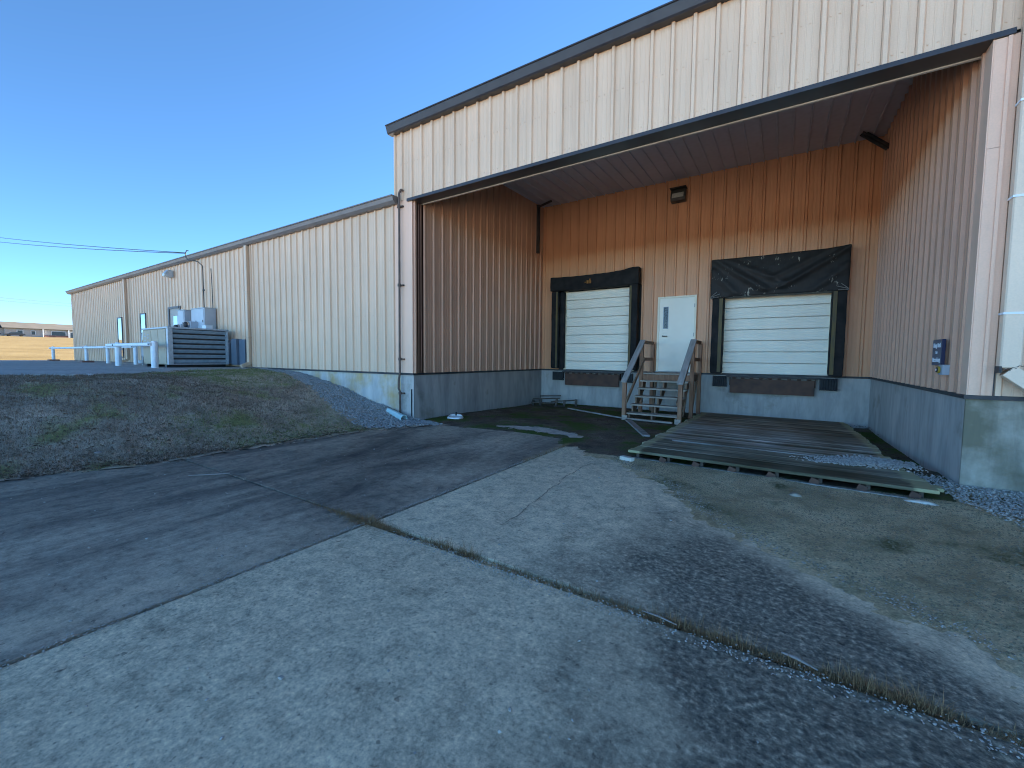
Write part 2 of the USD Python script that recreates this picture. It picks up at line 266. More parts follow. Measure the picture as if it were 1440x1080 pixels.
def concrete(name, light, dark, pit, streak=0.0, mottled_mask=None, speck=0.5, band=None):
    n = {'g': ('geometry', {}),
         'tl': ('noise_texture', {'scale': 0.42, 'detail': 4.0, 'roughness': 0.5}), 'rl': ('rgb_ramp', {'ramp': [(0.28, dark), (0.7, light)]}),
         'tm': ('noise_texture', {'scale': 9.0, 'detail': 10.0, 'roughness': 0.82}), 'rm': ('rgb_ramp', {'ramp': [(0.33, (0.50, 0.51, 0.52)), (0.5, (1.0, 1.0, 1.0)), (0.67, (1.34, 1.33, 1.31))]}),
         'tf': ('noise_texture', {'scale': 48.0, 'detail': 6.0, 'roughness': 0.8}), 'rf': ('rgb_ramp', {'ramp': [(0.33, (0.36, 0.37, 0.39)), (0.45, (0.88, 0.88, 0.88)), (0.55, (1.08, 1.08, 1.07)), (0.68, (1.5, 1.48, 1.45))]}),
         'tp': ('noise_texture', {'scale': 22.0, 'detail': 3.0, 'roughness': 0.5}), 'rp': ('rgb_ramp', {'ramp': [(0.0, (1, 1, 1)), (0.69, (1, 1, 1)), (0.72, pit), (1, pit)]}),
         'm1': ('mix', {'mix_type': 'multiply', 'fac': 1.0}), 'm2': ('mix', {'mix_type': 'multiply', 'fac': speck}), 'm3': ('mix', {'mix_type': 'multiply', 'fac': 0.8}),
         'hm': ('math', {'math_type': 'multiply_add', 'value2': 0.6}), 'b': ('bump', {'strength': 0.55, 'distance': 0.012}),
         'p': ('principled_bsdf', {'roughness': 0.85, 'specular_ior_level': 0.25})}
    l = [('g.position', f'{t}.vector') for t in ('tl', 'tm', 'tf', 'tp')]
    l += [('tl.fac', 'rl.fac'), ('tm.fac', 'rm.fac'), ('tf.fac', 'rf.fac'), ('tp.fac', 'rp.fac'), ('rl.color', 'm1.color1'), ('rm.color', 'm1.color2'),
          ('m1.color', 'm2.color1'), ('rf.color', 'm2.color2'), ('m2.color', 'm3.color1'), ('rp.color', 'm3.color2'),
          ('tf.fac', 'hm.value1'), ('tm.fac', 'hm.value3'), ('hm.value', 'b.height'), ('b.normal', 'p.normal')]
    n.update({'tg': ('noise_texture', {'scale': 1.35, 'detail': 9.0, 'roughness': 0.72, 'distortion': 0.4}), 'rg': ('rgb_ramp', {'ramp': [(0, (1, 1, 1)), (0.60, (1, 1, 1)), (0.70, (0.6, 0.59, 0.57)), (1, (0.45, 0.44, 0.43))]}), 'm4': ('mix', {'mix_type': 'multiply', 'fac': 0.9})})
    l += [('g.position', 'tg.vector'), ('tg.fac', 'rg.fac'), ('m3.color', 'm4.color1'), ('rg.color', 'm4.color2')]
    out = 'm4.color'
    if streak:
        n['mk'] = ('mapping', {'scale': (1.15, 0.26, 1.0), 'rotation': (0, 0, 0.12)}); n['tk'] = ('noise_texture', {'scale': 1.0, 'detail': 6.0, 'roughness': 0.7, 'distortion': 0.8})
        n['rk'] = ('rgb_ramp', {'ramp': [(0.36, (0.30, 0.31, 0.35)), (0.56, (1.0, 1.0, 1.0)), (0.68, (1.28, 1.26, 1.21))]}); n['mx'] = ('mix', {'mix_type': 'multiply', 'fac': streak})
        l += [('g.position', 'mk.vector'), ('mk.vector', 'tk.vector'), ('tk.fac', 'rk.fac'), (out, 'mx.color1'), ('rk.color', 'mx.color2')]; out = 'mx.color'
    if mottled_mask:
        # an old wet stain: an edge across the slab broken up by noise, mottled inside
        (ax, ay, off, width) = mottled_mask
        n.update({'sx': ('separate_xyz', {}), 'a1': ('math', {'math_type': 'multiply_add', 'value2': ax, 'value3': -off}), 'a2': ('math', {'math_type': 'multiply_add', 'value2': ay}),
                  'tw': ('noise_texture', {'scale': 1.7, 'detail': 5.0, 'roughness': 0.6}), 'aw': ('math', {'math_type': 'multiply_add', 'value2': 2.4, 'value3': -1.2}), 'as': ('math', {'math_type': 'add'}),
                  'mr': ('map_range', {'from_min': 0.0, 'from_max': width, 'to_min': 0.0, 'to_max': 1.0, 'clamp': True, 'range_type': 'smoothstep'}),
                  'to': ('noise_texture', {'scale': 30.0, 'detail': 6.0, 'roughness': 0.7}), 'ro': ('rgb_ramp', {'ramp': [(0.38, (0.17, 0.185, 0.21)), (0.53, (0.38, 0.40, 0.43)), (0.68, (0.92, 0.93, 0.95))]}),
                  'ms': ('mix', {'mix_type': 'multiply'})})
        l += [('g.position', 'sx.vector'), ('sx.x', 'a1.value1'), ('sx.y', 'a2.value1'), ('a1.value', 'a2.value3'), ('g.position', 'tw.vector'), ('tw.fac', 'aw.value1'),
              ('a2.value', 'as.value1'), ('aw.value', 'as.value2'), ('as.value', 'mr.value'), ('g.position', 'to.vector'), ('to.fac', 'ro.fac'), ('mr.result', 'ms.fac'),
              (out, 'ms.color1'), ('ro.color', 'ms.color2')]; out = 'ms.color'
    if band:
        # the stain stops short of a washed strip that runs beside the dirt
        n.update({'bx': ('math', {'math_type': 'multiply_add', 'value2': -0.7, 'value3': band}), 'by': ('math', {'math_type': 'multiply_add', 'value2': -0.714}), 'bn': ('math', {'math_type': 'multiply_add', 'value2': 0.35}),
                  'bm': ('map_range', {'from_min': 0.12, 'from_max': 0.42, 'to_min': 0.0, 'to_max': 1.0, 'clamp': True, 'range_type': 'smoothstep'}), 'bb': ('math', {'math_type': 'multiply'})})
        l = [q for q in l if q != ('mr.result', 'ms.fac')] + [('sx.x', 'bx.value1'), ('bx.value', 'by.value3'), ('sx.y', 'by.value1'), ('tw.fac', 'bn.value1'), ('by.value', 'bn.value3'), ('bn.value', 'bm.value'), ('bm.result', 'bb.value1'), ('mr.result', 'bb.value2'), ('bb.value', 'ms.fac')]
    l.append((out, 'p.base_color'))
    return mat(name, n, l)
concrete('slab_dark', (0.52, 0.435, 0.325), (0.22, 0.19, 0.148), (0.45, 0.45, 0.47), streak=0.9)
concrete('slab_light', (0.73, 0.61, 0.425), (0.58, 0.485, 0.34), (0.4, 0.4, 0.42), mottled_mask=(1.0, 0.15, 5.15, 0.9), speck=0.85)
concrete('slab_light_far', (0.76, 0.64, 0.45), (0.62, 0.525, 0.37), (0.4, 0.4, 0.42), mottled_mask=(0.85, -0.3, 5.5, 1.3), speck=0.8, band=2.62)
concrete('slab_patch', (0.62, 0.57, 0.49), (0.46, 0.43, 0.38), (0.5, 0.5, 0.5), speck=0.5)
concrete('asphalt', (0.42, 0.40, 0.37), (0.31, 0.30, 0.28), (0.7, 0.7, 0.7), speck=0.5)

def foundation_mat(name, base, stain, moss, amount):
    n = {'g': ('geometry', {}), 'm': ('mapping', {'scale': (1.6, 1.6, 0.5)}), 't': ('noise_texture', {'scale': 1.6, 'detail': 6.0, 'roughness': 0.65}),
         'r': ('rgb_ramp', {'ramp': [(0.3, stain), (0.62, base)]}),
         'tm': ('noise_texture', {'scale': 1.3, 'detail': 6.0, 'roughness': 0.6}), 'rm': ('rgb_ramp', {'ramp': [(0, (0, 0, 0)), (0.60 - amount, (0, 0, 0)), (0.80 - amount, (1, 1, 1)), (1, (1, 1, 1))]}),
         'cm': ('color', {'value': moss}), 'x': ('mix', {}),
         'mv': ('mapping', {'scale': (5.0, 5.0, 0.9)}), 'tv': ('noise_texture', {'scale': 1.0, 'detail': 6.0, 'roughness': 0.7, 'distortion': 0.6}), 'rv': ('rgb_ramp', {'ramp': [(0.33, (0.72, 0.73, 0.76)), (0.6, (1.03, 1.03, 1.03))]}), 'xv': ('mix', {'mix_type': 'multiply', 'fac': 0.8}),
         'tf': ('noise_texture', {'scale': 60.0, 'detail': 4.0}), 'b': ('bump', {'strength': 0.3, 'distance': 0.01}), 'p': ('principled_bsdf', {'roughness': 0.85, 'specular_ior_level': 0.2})}
    l = [('g.position', 'm.vector'), ('m.vector', 't.vector'), ('t.fac', 'r.fac'), ('g.position', 'tm.vector'), ('tm.fac', 'rm.fac'), ('rm.color', 'x.fac'), ('r.color', 'x.color1'), ('cm.color', 'x.color2'),
         ('g.position', 'mv.vector'), ('mv.vector', 'tv.vector'), ('tv.fac', 'rv.fac'), ('x.color', 'xv.color1'), ('rv.color', 'xv.color2'), ('xv.color', 'p.base_color'),
         ('g.position', 'tf.vector'), ('tf.fac', 'b.height'), ('b.normal', 'p.normal')]
    mat(name, n, l)
foundation_mat('foundation_concrete', (0.49, 0.45, 0.405), (0.35, 0.325, 0.295), (0.20, 0.18, 0.13), 0.0)
foundation_mat('foundation_stained', (0.62, 0.58, 0.52), (0.46, 0.43, 0.39), (0.52, 0.37, 0.19), 0.17)
foundation_mat('foundation_mossy', (0.44, 0.40, 0.33), (0.22, 0.205, 0.165), (0.165, 0.15, 0.105), 0.20)

def soil(name, a, b, c, scale=2.2, moss=None, moss_at=0.56):
    n = {'g': ('geometry', {}), 't': ('noise_texture', {'scale': scale, 'detail': 8.0, 'roughness': 0.7}), 'r': ('rgb_ramp', {'ramp': [(0.28, a), (0.5, b), (0.72, c)]}),
         'tf': ('noise_texture', {'scale': 45.0, 'detail': 5.0, 'roughness': 0.8}), 'rf': ('rgb_ramp', {'ramp': [(0.3, (0.5, 0.5, 0.5)), (0.5, (1, 1, 1)), (0.7, (1.9, 1.85, 1.7))]}), 'x': ('mix', {'mix_type': 'multiply', 'fac': 0.8}),
         'b': ('bump', {'strength': 0.9, 'distance': 0.02}), 'p': ('principled_bsdf', {'roughness': 0.95, 'specular_ior_level': 0.1})}
    l = [('g.position', 't.vector'), ('t.fac', 'r.fac'), ('g.position', 'tf.vector'), ('tf.fac', 'rf.fac'), ('r.color', 'x.color1'), ('rf.color', 'x.color2'), ('tf.fac', 'b.height'), ('b.normal', 'p.normal')]
    out = 'x.color'
    if moss:
        n.update({'tm': ('noise_texture', {'scale': 1.1, 'detail': 7.0, 'roughness': 0.65}), 'rm': ('rgb_ramp', {'ramp': [(0, (0, 0, 0)), (moss_at - .05, (0, 0, 0)), (moss_at + .05, (1, 1, 1)), (1, (1, 1, 1))]}), 'cm': ('color', {'value': moss}), 'xm': ('mix', {}), 'ym': ('mix', {'mix_type': 'multiply', 'fac': 0.7})})
        l += [('g.position', 'tm.vector'), ('tm.fac', 'rm.fac'), ('cm.color', 'ym.color1'), ('rf.color', 'ym.color2'), ('rm.color', 'xm.fac'), (out, 'xm.color1'), ('ym.color', 'xm.color2')]; out = 'xm.color'
    l.append((out, 'p.base_color')); mat(name, n, l)
soil('dirt_dark', (0.07, 0.055, 0.042), (0.16, 0.128, 0.095), (0.32, 0.265, 0.205), moss=(0.085, 0.125, 0.03), moss_at=0.52)
soil('dirt_gravelly', (0.25, 0.195, 0.115), (0.56, 0.45, 0.28), (0.80, 0.68, 0.46), moss=(0.14, 0.13, 0.062), moss_at=0.57)
soil('joint_soil', (0.06, 0.048, 0.036), (0.12, 0.095, 0.07), (0.22, 0.18, 0.135))
soil('lawn_soil', (0.24, 0.185, 0.14), (0.46, 0.37, 0.285), (0.68, 0.56, 0.44), moss=(0.30, 0.30, 0.13), moss_at=0.60)
soil('field_grass', (0.088, 0.064, 0.030), (0.122, 0.091, 0.044), (0.155, 0.122, 0.066), scale=0.25)

def island_colours(name, stops, rough=0.8, translucent=0.0):
    n = {'g': ('geometry', {}), 'r': ('rgb_ramp', {'ramp': stops, 'interpolate': True}), 'p': ('principled_bsdf', {'roughness': rough, 'specular_ior_level': 0.2})}
    l = [('g.random_per_island', 'r.fac'), ('r.color', 'p.base_color')]
    if translucent:
        n.update({'tr': ('translucent_bsdf', {}), 'mx': ('mix_closure', {'fac': translucent})}); l += [('r.color', 'tr.color'), ('p.BSDF', 'mx.closure1'), ('tr.BSDF', 'mx.closure2')]
        mat(name, n, l, 'mx.closure')
    else: mat(name, n, l)
island_colours('gravel_stone', [(0, (0.30, 0.29, 0.28)), (0.5, (0.58, 0.57, 0.54)), (1, (0.82, 0.81, 0.78))], 0.85)
island_colours('grit_tan', [(0, (0.2, 0.165, 0.11)), (0.5, (0.55, 0.46, 0.32)), (1, (0.8, 0.72, 0.58))], 0.9)
island_colours('gravel_stone_pale', [(0, (0.40, 0.37, 0.33)), (0.5, (0.66, 0.62, 0.57)), (1, (0.86, 0.83, 0.78))], 0.85)
island_colours('grass_dormant', [(0, (0.20, 0.145, 0.10)), (0.3, (0.54, 0.42, 0.31)), (0.75, (0.76, 0.61, 0.455)), (1, (0.92, 0.79, 0.61))])
island_colours('grass_green', [(0, (0.20, 0.215, 0.08)), (0.5, (0.40, 0.40, 0.16)), (0.8, (0.56, 0.50, 0.25)), (1, (0.74, 0.64, 0.42))])
island_colours('grass_straw', [(0, (0.26, 0.165, 0.085)), (0.5, (0.48, 0.33, 0.185)), (1, (0.66, 0.51, 0.32))])
island_colours('leaf_brown', [(0, (0.10, 0.065, 0.042)), (0.5, (0.24, 0.16, 0.10)), (0.85, (0.42, 0.31, 0.21)), (1, (0.7, 0.62, 0.5))])

def deck(name, a, b):
    """weathered deck boards: grain along x, tone per board, lichen-yellow sawn ends"""
    mat(name, {'g': ('geometry', {}), 'm': ('mapping', {'scale': (0.7, 9.0, 9.0)}), 't': ('noise_texture', {'scale': 2.0, 'detail': 7.0, 'roughness': 0.7}), 'r': ('rgb_ramp', {'ramp': [(0.36, a), (0.62, b)]}),
        'oi': ('object_info', {}), 'mr': ('map_range', {'to_min': 0.66, 'to_max': 1.15}), 'hs': ('hsv', {}),
        'tp': ('noise_texture', {'scale': 1.1, 'detail': 5.0}), 'rp': ('rgb_ramp', {'ramp': [(0.36, (0.55, 0.50, 0.42)), (0.62, (1.12, 1.12, 1.12))]}), 'xp': ('mix', {'mix_type': 'multiply', 'fac': 1.0}),
        'sx': ('separate_xyz', {}), 'd': ('math', {'math_type': 'subtract', 'value2': 6.66}), 'ab': ('math', {'math_type': 'absolute'}), 'te': ('noise_texture', {'scale': 14.0, 'detail': 5.0}), 'ad': ('math', {'math_type': 'multiply_add', 'value2': 0.16}),
        'me': ('map_range', {'from_min': 1.47, 'from_max': 1.53, 'to_min': 0.0, 'to_max': 0.6, 'clamp': True}), 'ce': ('color', {'value': (0.50, 0.46, 0.25)}), 'xe': ('mix', {}),
        'b': ('bump', {'strength': 0.6, 'distance': 0.008}), 'p': ('principled_bsdf', {'roughness': 0.8, 'specular_ior_level': 0.25})},
        [('g.position', 'm.vector'), ('m.vector', 't.vector'), ('t.fac', 'r.fac'), ('oi.random', 'mr.value'), ('mr.result', 'hs.value'), ('r.color', 'hs.color'), ('g.position', 'tp.vector'), ('tp.fac', 'rp.fac'), ('hs.color', 'xp.color1'), ('rp.color', 'xp.color2'),
         ('g.position', 'sx.vector'), ('sx.x', 'd.value1'), ('d.value', 'ab.value1'), ('g.position', 'te.vector'), ('te.fac', 'ad.value1'), ('ab.value', 'ad.value3'), ('ad.value', 'me.value'), ('me.result', 'xe.fac'), ('xp.color', 'xe.color1'), ('ce.color', 'xe.color2'), ('xe.color', 'p.base_color'),
         ('t.fac', 'b.height'), ('b.normal', 'p.normal')])
deck('deck_green', (0.16, 0.145, 0.10), (0.38, 0.35, 0.255))
deck('deck_blue', (0.26, 0.25, 0.21), (0.58, 0.555, 0.48))
deck('deck_mossy', (0.075, 0.07, 0.042), (0.19, 0.18, 0.12))
deck('deck_brown', (0.20, 0.16, 0.115), (0.42, 0.345, 0.26))

# ------------------------------------------------------------------ terrain
W, D, GZ = 8.62, 5.906, -1.07
EY = np.array([-30, -8, -5.84, -4.67, -3, -1.6, -0.6, 0.0, 0.2]); EX = np.array([-3.5, -1.0, -0.485, -0.08, 0.05, 0.1, 0.5, 0.9, 0.95])
LY = np.array([-30, -8, -5.3, -4.6, -3.6, -2.2, -1.4, 0.0, 0.2]); LX = np.array([-8.0, -5.4, -4.6, -4.0, -4.1, -5.6, -6.0, -6.5, -6.5])
ST = np.array([-0.2, 0, 0.115, 0.2, 0.326, 0.48, 0.724, 1.0, 1.3]); SZ = np.array([0, 0, 0.05, 0.17, 0.36, 0.64, 0.92, 1.0, 1.0])
def edge_wave(y): return (n3(y, np.zeros_like(y), 1.9, 41, 4) - 0.5) * 0.34 * smoothstep(-0.4, -1.4, y)
def lawn_xyz(t, y):
    e, l = np.interp(y, EY, EX) + edge_wave(y), np.interp(y, LY, LX)
    x = e + (l - e) * t
    z = GZ + 0.003 + 1.035 * np.interp(t, ST, SZ) + (n3(x, y, 1.3, 3) - 0.5) * 0.07 * smoothstep(0.02, 0.2, t) * smoothstep(1.05, 0.9, t) + (n3(x, y, 6, 5, 4) - 0.5) * 0.085
    return x, z
def lawn_z(x, y):
    e, l = np.interp(y, EY, EX) + edge_wave(y), np.interp(y, LY, LX)
    return lawn_xyz((x - e) / (l - e), y)[1]
T, Y = np.meshgrid(np.linspace(-0.02, 1.12, 110), np.concatenate([np.linspace(-26, -9, 30)[:-1], np.linspace(-9, 0.06, 170)]), indexing='ij')
X, Z = lawn_xyz(T, Y)
n_, m_ = X.shape; i_, j_ = np.meshgrid(np.arange(n_ - 1), np.arange(m_ - 1), indexing='ij'); a_ = (i_ * m_ + j_).ravel()
obj('lawn', (np.stack([X, Y, Z], -1).reshape(-1, 3), np.vstack([np.stack([a_, a_ + m_, a_ + m_ + 1], 1), np.stack([a_, a_ + m_ + 1, a_ + 1], 1)])), 'lawn_soil', kind='structure', label='grassy bank sloping from the car park down to the concrete yard', cat='bank', smooth=True)

# the wide ground sheet: under the yard, under the car park, then up the sunlit hill
def ground_z(x, y):
    z = -1.25 + 1.1 * smoothstep(-4.5, -9.0, x)
    z = np.where(x < -28.6, np.minimum(0.0 + 0.0335 * (-28.6 - x), 6.3 + 0.01 * (-216 - x).clip(0)) + (n3(x, y, 0.08, 11) - 0.5) * 0.5 * smoothstep(-30, -50, x), z)
    z = np.where((x >= -28.6) & (x < -9), -0.15, z)
    z = np.where(y < -13, np.maximum(z, -1.12 + smoothstep(-4.5, -9, x) * 0.98), z)
    return z
xs = np.concatenate([[-2500, -1500, -800, -500, -350], np.linspace(-280, -34, 60), [-31, -29.5, -28.62, -28.58, -26, -20, -12, -9, -8, -7, -6, -5, -4, -2, 2, 8, 14, 20, 30, 50, 100, 300, 800, 2500]])
ys = np.concatenate([[-2500, -800, -300, -120], np.linspace(-80, -14, 15), [-13, -12.9, -8, -4, 0, 5, 10], np.linspace(16, 90, 20), [150, 400, 1000, 2500]])
obj('ground', grid(xs, ys, ground_z), 'field_grass', kind='structure', label='sunlit straw coloured field rising to the distant house', cat='field', smooth=True)

# car park
lot_y = np.linspace(-26, 0.04, 120)
lot_edge = [(float(np.interp(y, LY, LX) + 0.12 + (meshkit.fbm(np.array([y * 1.7, 0.3, 0.1]), 3, 4) - 0.5) * 0.5), float(y)) for y in lot_y]
lot_poly = Polygon(lot_edge + [(-28.2, 0.04), (-28.4, -3), (-28.9, -12), (-29.0, -26)])
obj('parking_lot', extrude_poly(lot_poly, -0.2, -0.015), 'asphalt', kind='structure', label='worn asphalt car park along the long wing', cat='car park')

# concrete yard, four slabs
def rough_poly(pts, amp, step=0.08, seed=0, f=5.0):
    ring = LineString(list(pts) + [pts[0]]); L = ring.length; out = []
    for d in np.arange(0, L, step):
        p = ring.interpolate(d); q = ring.interpolate(min(d + 0.01, L)); dx, dy = q.x - p.x, q.y - p.y; k = math.hypot(dx, dy) or 1
        o = (float(meshkit.fbm(np.array([p.x * f, p.y * f, 0.5]), 3, seed)) - 0.5) * 2 * amp
        out.append((p.x - dy / k * o, p.y + dx / k * o))
    g = Polygon(out).buffer(0)
    return g if g.geom_type == 'Polygon' else max(g.geoms, key=lambda q: q.area)
yard = thing('concrete_yard', 'worn concrete yard in front of the loading docks', 'yard', (3.94, -4.31, GZ)); setd(yard, kind='structure')
left_edge = [(float(np.interp(y, EY, EX)) - 0.03, float(y)) for y in np.linspace(-12, -0.05, 50)]
le_lo = [p for p in left_edge if p[1] < -4.4]; le_hi = [p for p in left_edge if p[1] > -4.25]
obj('slab', extrude_poly(rough_poly([(3.915, -4.318)] + [(float(np.interp(-4.318, EY, EX)) - 0.03, -4.318)] + le_lo[::-1] + [(3.88, -12)], 0.012, seed=1), GZ - 0.12, GZ - 0.002), 'slab_dark', yard, label='dark streaked slab at lower left')
obj('slab', extrude_poly(rough_poly([(3.92, -4.29), (3.925, 0.12), (2.6, 0.16), (1.2, -0.02)] + le_hi[::-1] + [(float(np.interp(-4.29, EY, EX)) - 0.03, -4.29)], 0.012, seed=2), GZ - 0.12, GZ), 'slab_dark', yard, label='dark slab in front of the left alcove corner')
obj('slab', extrude_poly(rough_poly([(3.965, -4.36), (3.93, -12), (16, -12), (16, -4.33)], 0.014, seed=3), GZ - 0.12, GZ + 0.003), 'slab_light', yard, label='pale slab in the foreground with a dark wet stain')
obj('slab', extrude_poly(rough_poly([(3.975, -4.27), (16, -4.27), (16, -0.2), (3.975, -0.2)], 0.014, seed=4), GZ - 0.12, GZ + 0.004), 'slab_light_far', yard, label='pale slab reaching to the wooden ramp')
obj('slab', extrude_poly(rough_poly([(1.75, 0.42), (2.8, 0.34), (3.95, 0.12), (4.35, 0.2), (3.7, 0.75), (2.9, 1.02), (2.0, 0.95)], 0.09, seed=6, f=2.2), GZ - 0.12, GZ + 0.002), 'slab_patch', yard, label='broken pale strip of concrete showing through the dirt')
obj('slab', extrude_poly(Polygon([(-0.4, -12.03), (-2.5, -24), (-2.5, -48), (40, -48), (40, -12.03)]), GZ - 0.12, GZ - 0.001), 'slab_patch', yard, label='unseen sunlit slab at the outer end of the yard, extended to bounce light onto the front')  # out of view; made pale and wide to reflect sun onto the shaded walls
obj('joint_filling', grid(np.linspace(-1, 16, 60), np.linspace(-12, 0.3, 50), lambda x, y: GZ - 0.022 + (n3(x, y, 4, 9) - 0.5) * 0.012), 'joint_soil', yard)

def ribbon(pts, w, z, seed):
    p = np.array([np.array(pts[i]) * (1 - t) + np.array(pts[i + 1]) * t for i in range(len(pts) - 1) for t in np.linspace(0, 1, 16, endpoint=False)])
    o = (meshkit.fbm(np.c_[p * 7, np.zeros(len(p))], 4, seed) - 0.5) * 0.09; o2 = (meshkit.fbm(np.c_[p * 7, np.ones(len(p)) * 9], 4, seed) - 0.5) * 0.09; p = p + np.c_[o, o2]
    d = np.gradient(p, axis=0); d /= np.linalg.norm(d, axis=1, keepdims=True); nrm = np.c_[-d[:, 1], d[:, 0]]; ww = w * (0.35 + 1.3 * meshkit.fbm(np.c_[p * 15, np.zeros(len(p))], 3, seed + 1))[:, None]
    n = len(p); v = np.vstack([np.c_[p + nrm * ww, np.full(n, z)], np.c_[p - nrm * ww, np.full(n, z)]]); i = np.arange(n - 1)
    return v, np.vstack([np.stack([i, i + n, i + n + 1], 1), np.stack([i, i + n + 1, i + 1], 1)])
obj('crack', ribbon([(4.90, -3.75), (4.92, -3.45), (4.86, -2.95), (4.80, -2.55), (4.75, -2.1), (4.72, -1.7), (4.75, -1.3)], 0.0045, GZ + 0.0075, 5), 'slab_dark', yard, label='dark wandering crack in the far pale slab')
# dirt in the loading alcove and over the right corner of the yard
alcove = Polygon([(0.0, 0.02), (0.9, 0.12), (1.4, 0.02), (2.1, 0.26), (3.0, 0.3), (3.7, 0.02), (4.0, -0.45), (4.5, -0.72), (4.95, -0.98), (5.17, -1.14), (5.75, -1.64), (6.39, -2.52), (6.8, -2.97), (7.46, -3.41), (7.89, -3.74), (9.2, -4.5), (16, -7.5), (16, 7), (-0.2, 7)])
island = Polygon([(1.9, 0.50), (2.8, 0.40), (3.6, 0.28), (4.1, 0.22), (3.6, 0.72), (2.9, 0.95), (2.1, 0.86)])
def dirt_h(x, y):
    P = shapely.points(x, y); s = np.where(shapely.contains(alcove, P), 1.0, -1.0) * shapely.distance(alcove.exterior, P)
    s2 = np.where(shapely.contains(island, P), -1.0, 1.0) * shapely.distance(island.exterior, P)
    s = np.minimum(s, s2)
    h = np.clip(s * 0.06, -0.03, 0.018) + (n3(x, y, 3.5, 21) - 0.5) * 0.026 + (n3(x, y, 14, 22, 4) - 0.5) * 0.022
    z = GZ + 0.004 + h - 0.085 * smoothstep(0.8, 5.0, y) * (x < 8.62) - 0.07 * smoothstep(8.2, 8.36, x) * smoothstep(0.7, 1.3, y)
    return np.maximum(z, GZ - 0.3)
gx, gy = np.linspace(0.02, 8.64, 220), np.linspace(-1.3, 5.93, 190)
obj('dirt_floor', grid(gx, gy, lambda x, y: dirt_h(x, y) - 0.05 * ((x > 4.2) & (y < -0.9)) ), 'dirt_dark', kind='structure', label='dark mossy dirt covering the floor of the loading alcove', cat='dirt', smooth=True)
def dirt_h2(x, y):
    d = -(y + 0.85) - 0.0 * x
    return dirt_h(x, y) + 0.006 - 0.10 * smoothstep(-0.05, -0.6, d) * (x < 8.4) - 0.03 * smoothstep(0.2, 0.5, y)
obj('gravelly_dirt', grid(np.linspace(4.2, 15, 230), np.linspace(-7.2, 0.03, 170), dirt_h2), 'dirt_gravelly', kind='structure', label='gritty tan dirt spread over the yard before the wooden ramp', cat='dirt', smooth=True)

# ------------------------------------------------------------------ the warehouse
wh = thing('warehouse', 'long beige ribbed steel warehouse with a recessed loading alcove', 'warehouse', (0, 0, 0))
PITCH = 0.2975
PROF = [(0.001, -0.004), (0.003, 0), (0.015, 0.037), (0.055, 0.037), (0.066, 0.0), (0.069, -0.005), (0.073, -0.005), (0.076, 0), (0.140, 0), (0.144, 0.004), (0.156, 0.004), (0.160, 0), (0.215, 0), (0.219, 0.004), (0.231, 0.004), (0.235, 0), (PITCH - 0.003, 0), (PITCH - 0.001, -0.004)]
def strip(place, u0, z0, z1, u1=None, prof=PROF, thick=0.004):
    """one ribbed panel between two ribs; place(u, z, w) gives the point w in front of the wall plane"""
    pr = [(u, w) for u, w in prof if u1 is None or u <= u1 - u0 + 1e-6]
    if u1 is not None and pr[-1][0] < u1 - u0 - 1e-6: pr.append((u1 - u0, 0))
    pr = np.array(pr); k = len(pr)
    rows = [np.array([place(u0 + u, z(u0 + u) if callable(z) else z, w - t) for u, w in pr]) for t, z in ((0, z0), (0, z1), (thick, z1), (thick, z0))]
    v = np.vstack(rows); f = []
    for a in range(4):
        b = (a + 1) % 4
        for i in range(k - 1):
            f += [[a * k + i, a * k + i + 1, b * k + i + 1], [a * k + i, b * k + i + 1, b * k + i]]
    n0 = len(v)
    if prof is PROF and not callable(z0):
        top = z1(u0) if callable(z1) else z1
        for zz in np.arange(z0 + 0.11, top, 1.22 if top - z0 > 2 else 0.67):
            for du in (0.102, 0.19):
                if u1 is None or u0 + du < u1 - 0.02:
                    q = np.array([place(u0 + du + a, zz + b, w) for w in (0.0, 0.007) for a, b in ((-.008, -.008), (.008, -.008), (.008, .008), (-.008, .008))]); v = np.vstack([v, q]); b0 = len(v) - 8
                    f += [[b0 + 4, b0 + 5, b0 + 6], [b0 + 4, b0 + 6, b0 + 7]] + [t for i in range(4) for t in ([b0 + i, b0 + (i + 1) % 4, b0 + 4 + (i + 1) % 4], [b0 + i, b0 + 4 + (i + 1) % 4, b0 + 4 + i])]
    for i in (0, k - 1): f += [[i, k + i, 2 * k + i], [i, 2 * k + i, 3 * k + i]]
    return v, np.array(f)
front = lambda u, z, w: (u, -w, z)
leftw = lambda u, z, w: (w, u, z)
rightw = lambda u, z, w: (W - w, u, z)
backw = lambda u, z, w: (u, D - w, z)
def zc(y): return 5.16 + 0.2 * y / D
ceil = lambda u, s, w: (u, s, zc(s) - w)

# front of the long wing: single panels near the corner, whole bays farther off
g0 = -0.337
xl = g0 - PITCH * np.arange(1, 23)          # -0.6345 ... -6.88
for x in xl: obj('siding_panel', strip(front, x, 0.0, 3.78), 'siding_beige', wh)
mb = MB()
x = xl[-1] - PITCH
mb.add(*strip(front, -7.0, 0, 3.78, -6.88)); 
for bay in ((-18.0, -7.18), (-27.3, -18.18)):
    mb = MB(); xx = bay[1] - PITCH
    while xx > bay[0] - PITCH + 0.01:
        lo = max(xx, bay[0]); mb.add(*strip(front, lo, 0.0, 3.78, min(lo + PITCH, bay[1]) if lo > xx else None)); xx -= PITCH
    obj('wall_bay', mb.get(), 'siding_beige', wh, label='far bay of the long wing, clad in ribbed steel' if bay[0] < -20 else 'middle bay of the long wing with the door')
obj('wall_bay', strip(front, -7.02, 0, 3.78, -6.88), 'siding_beige', wh)
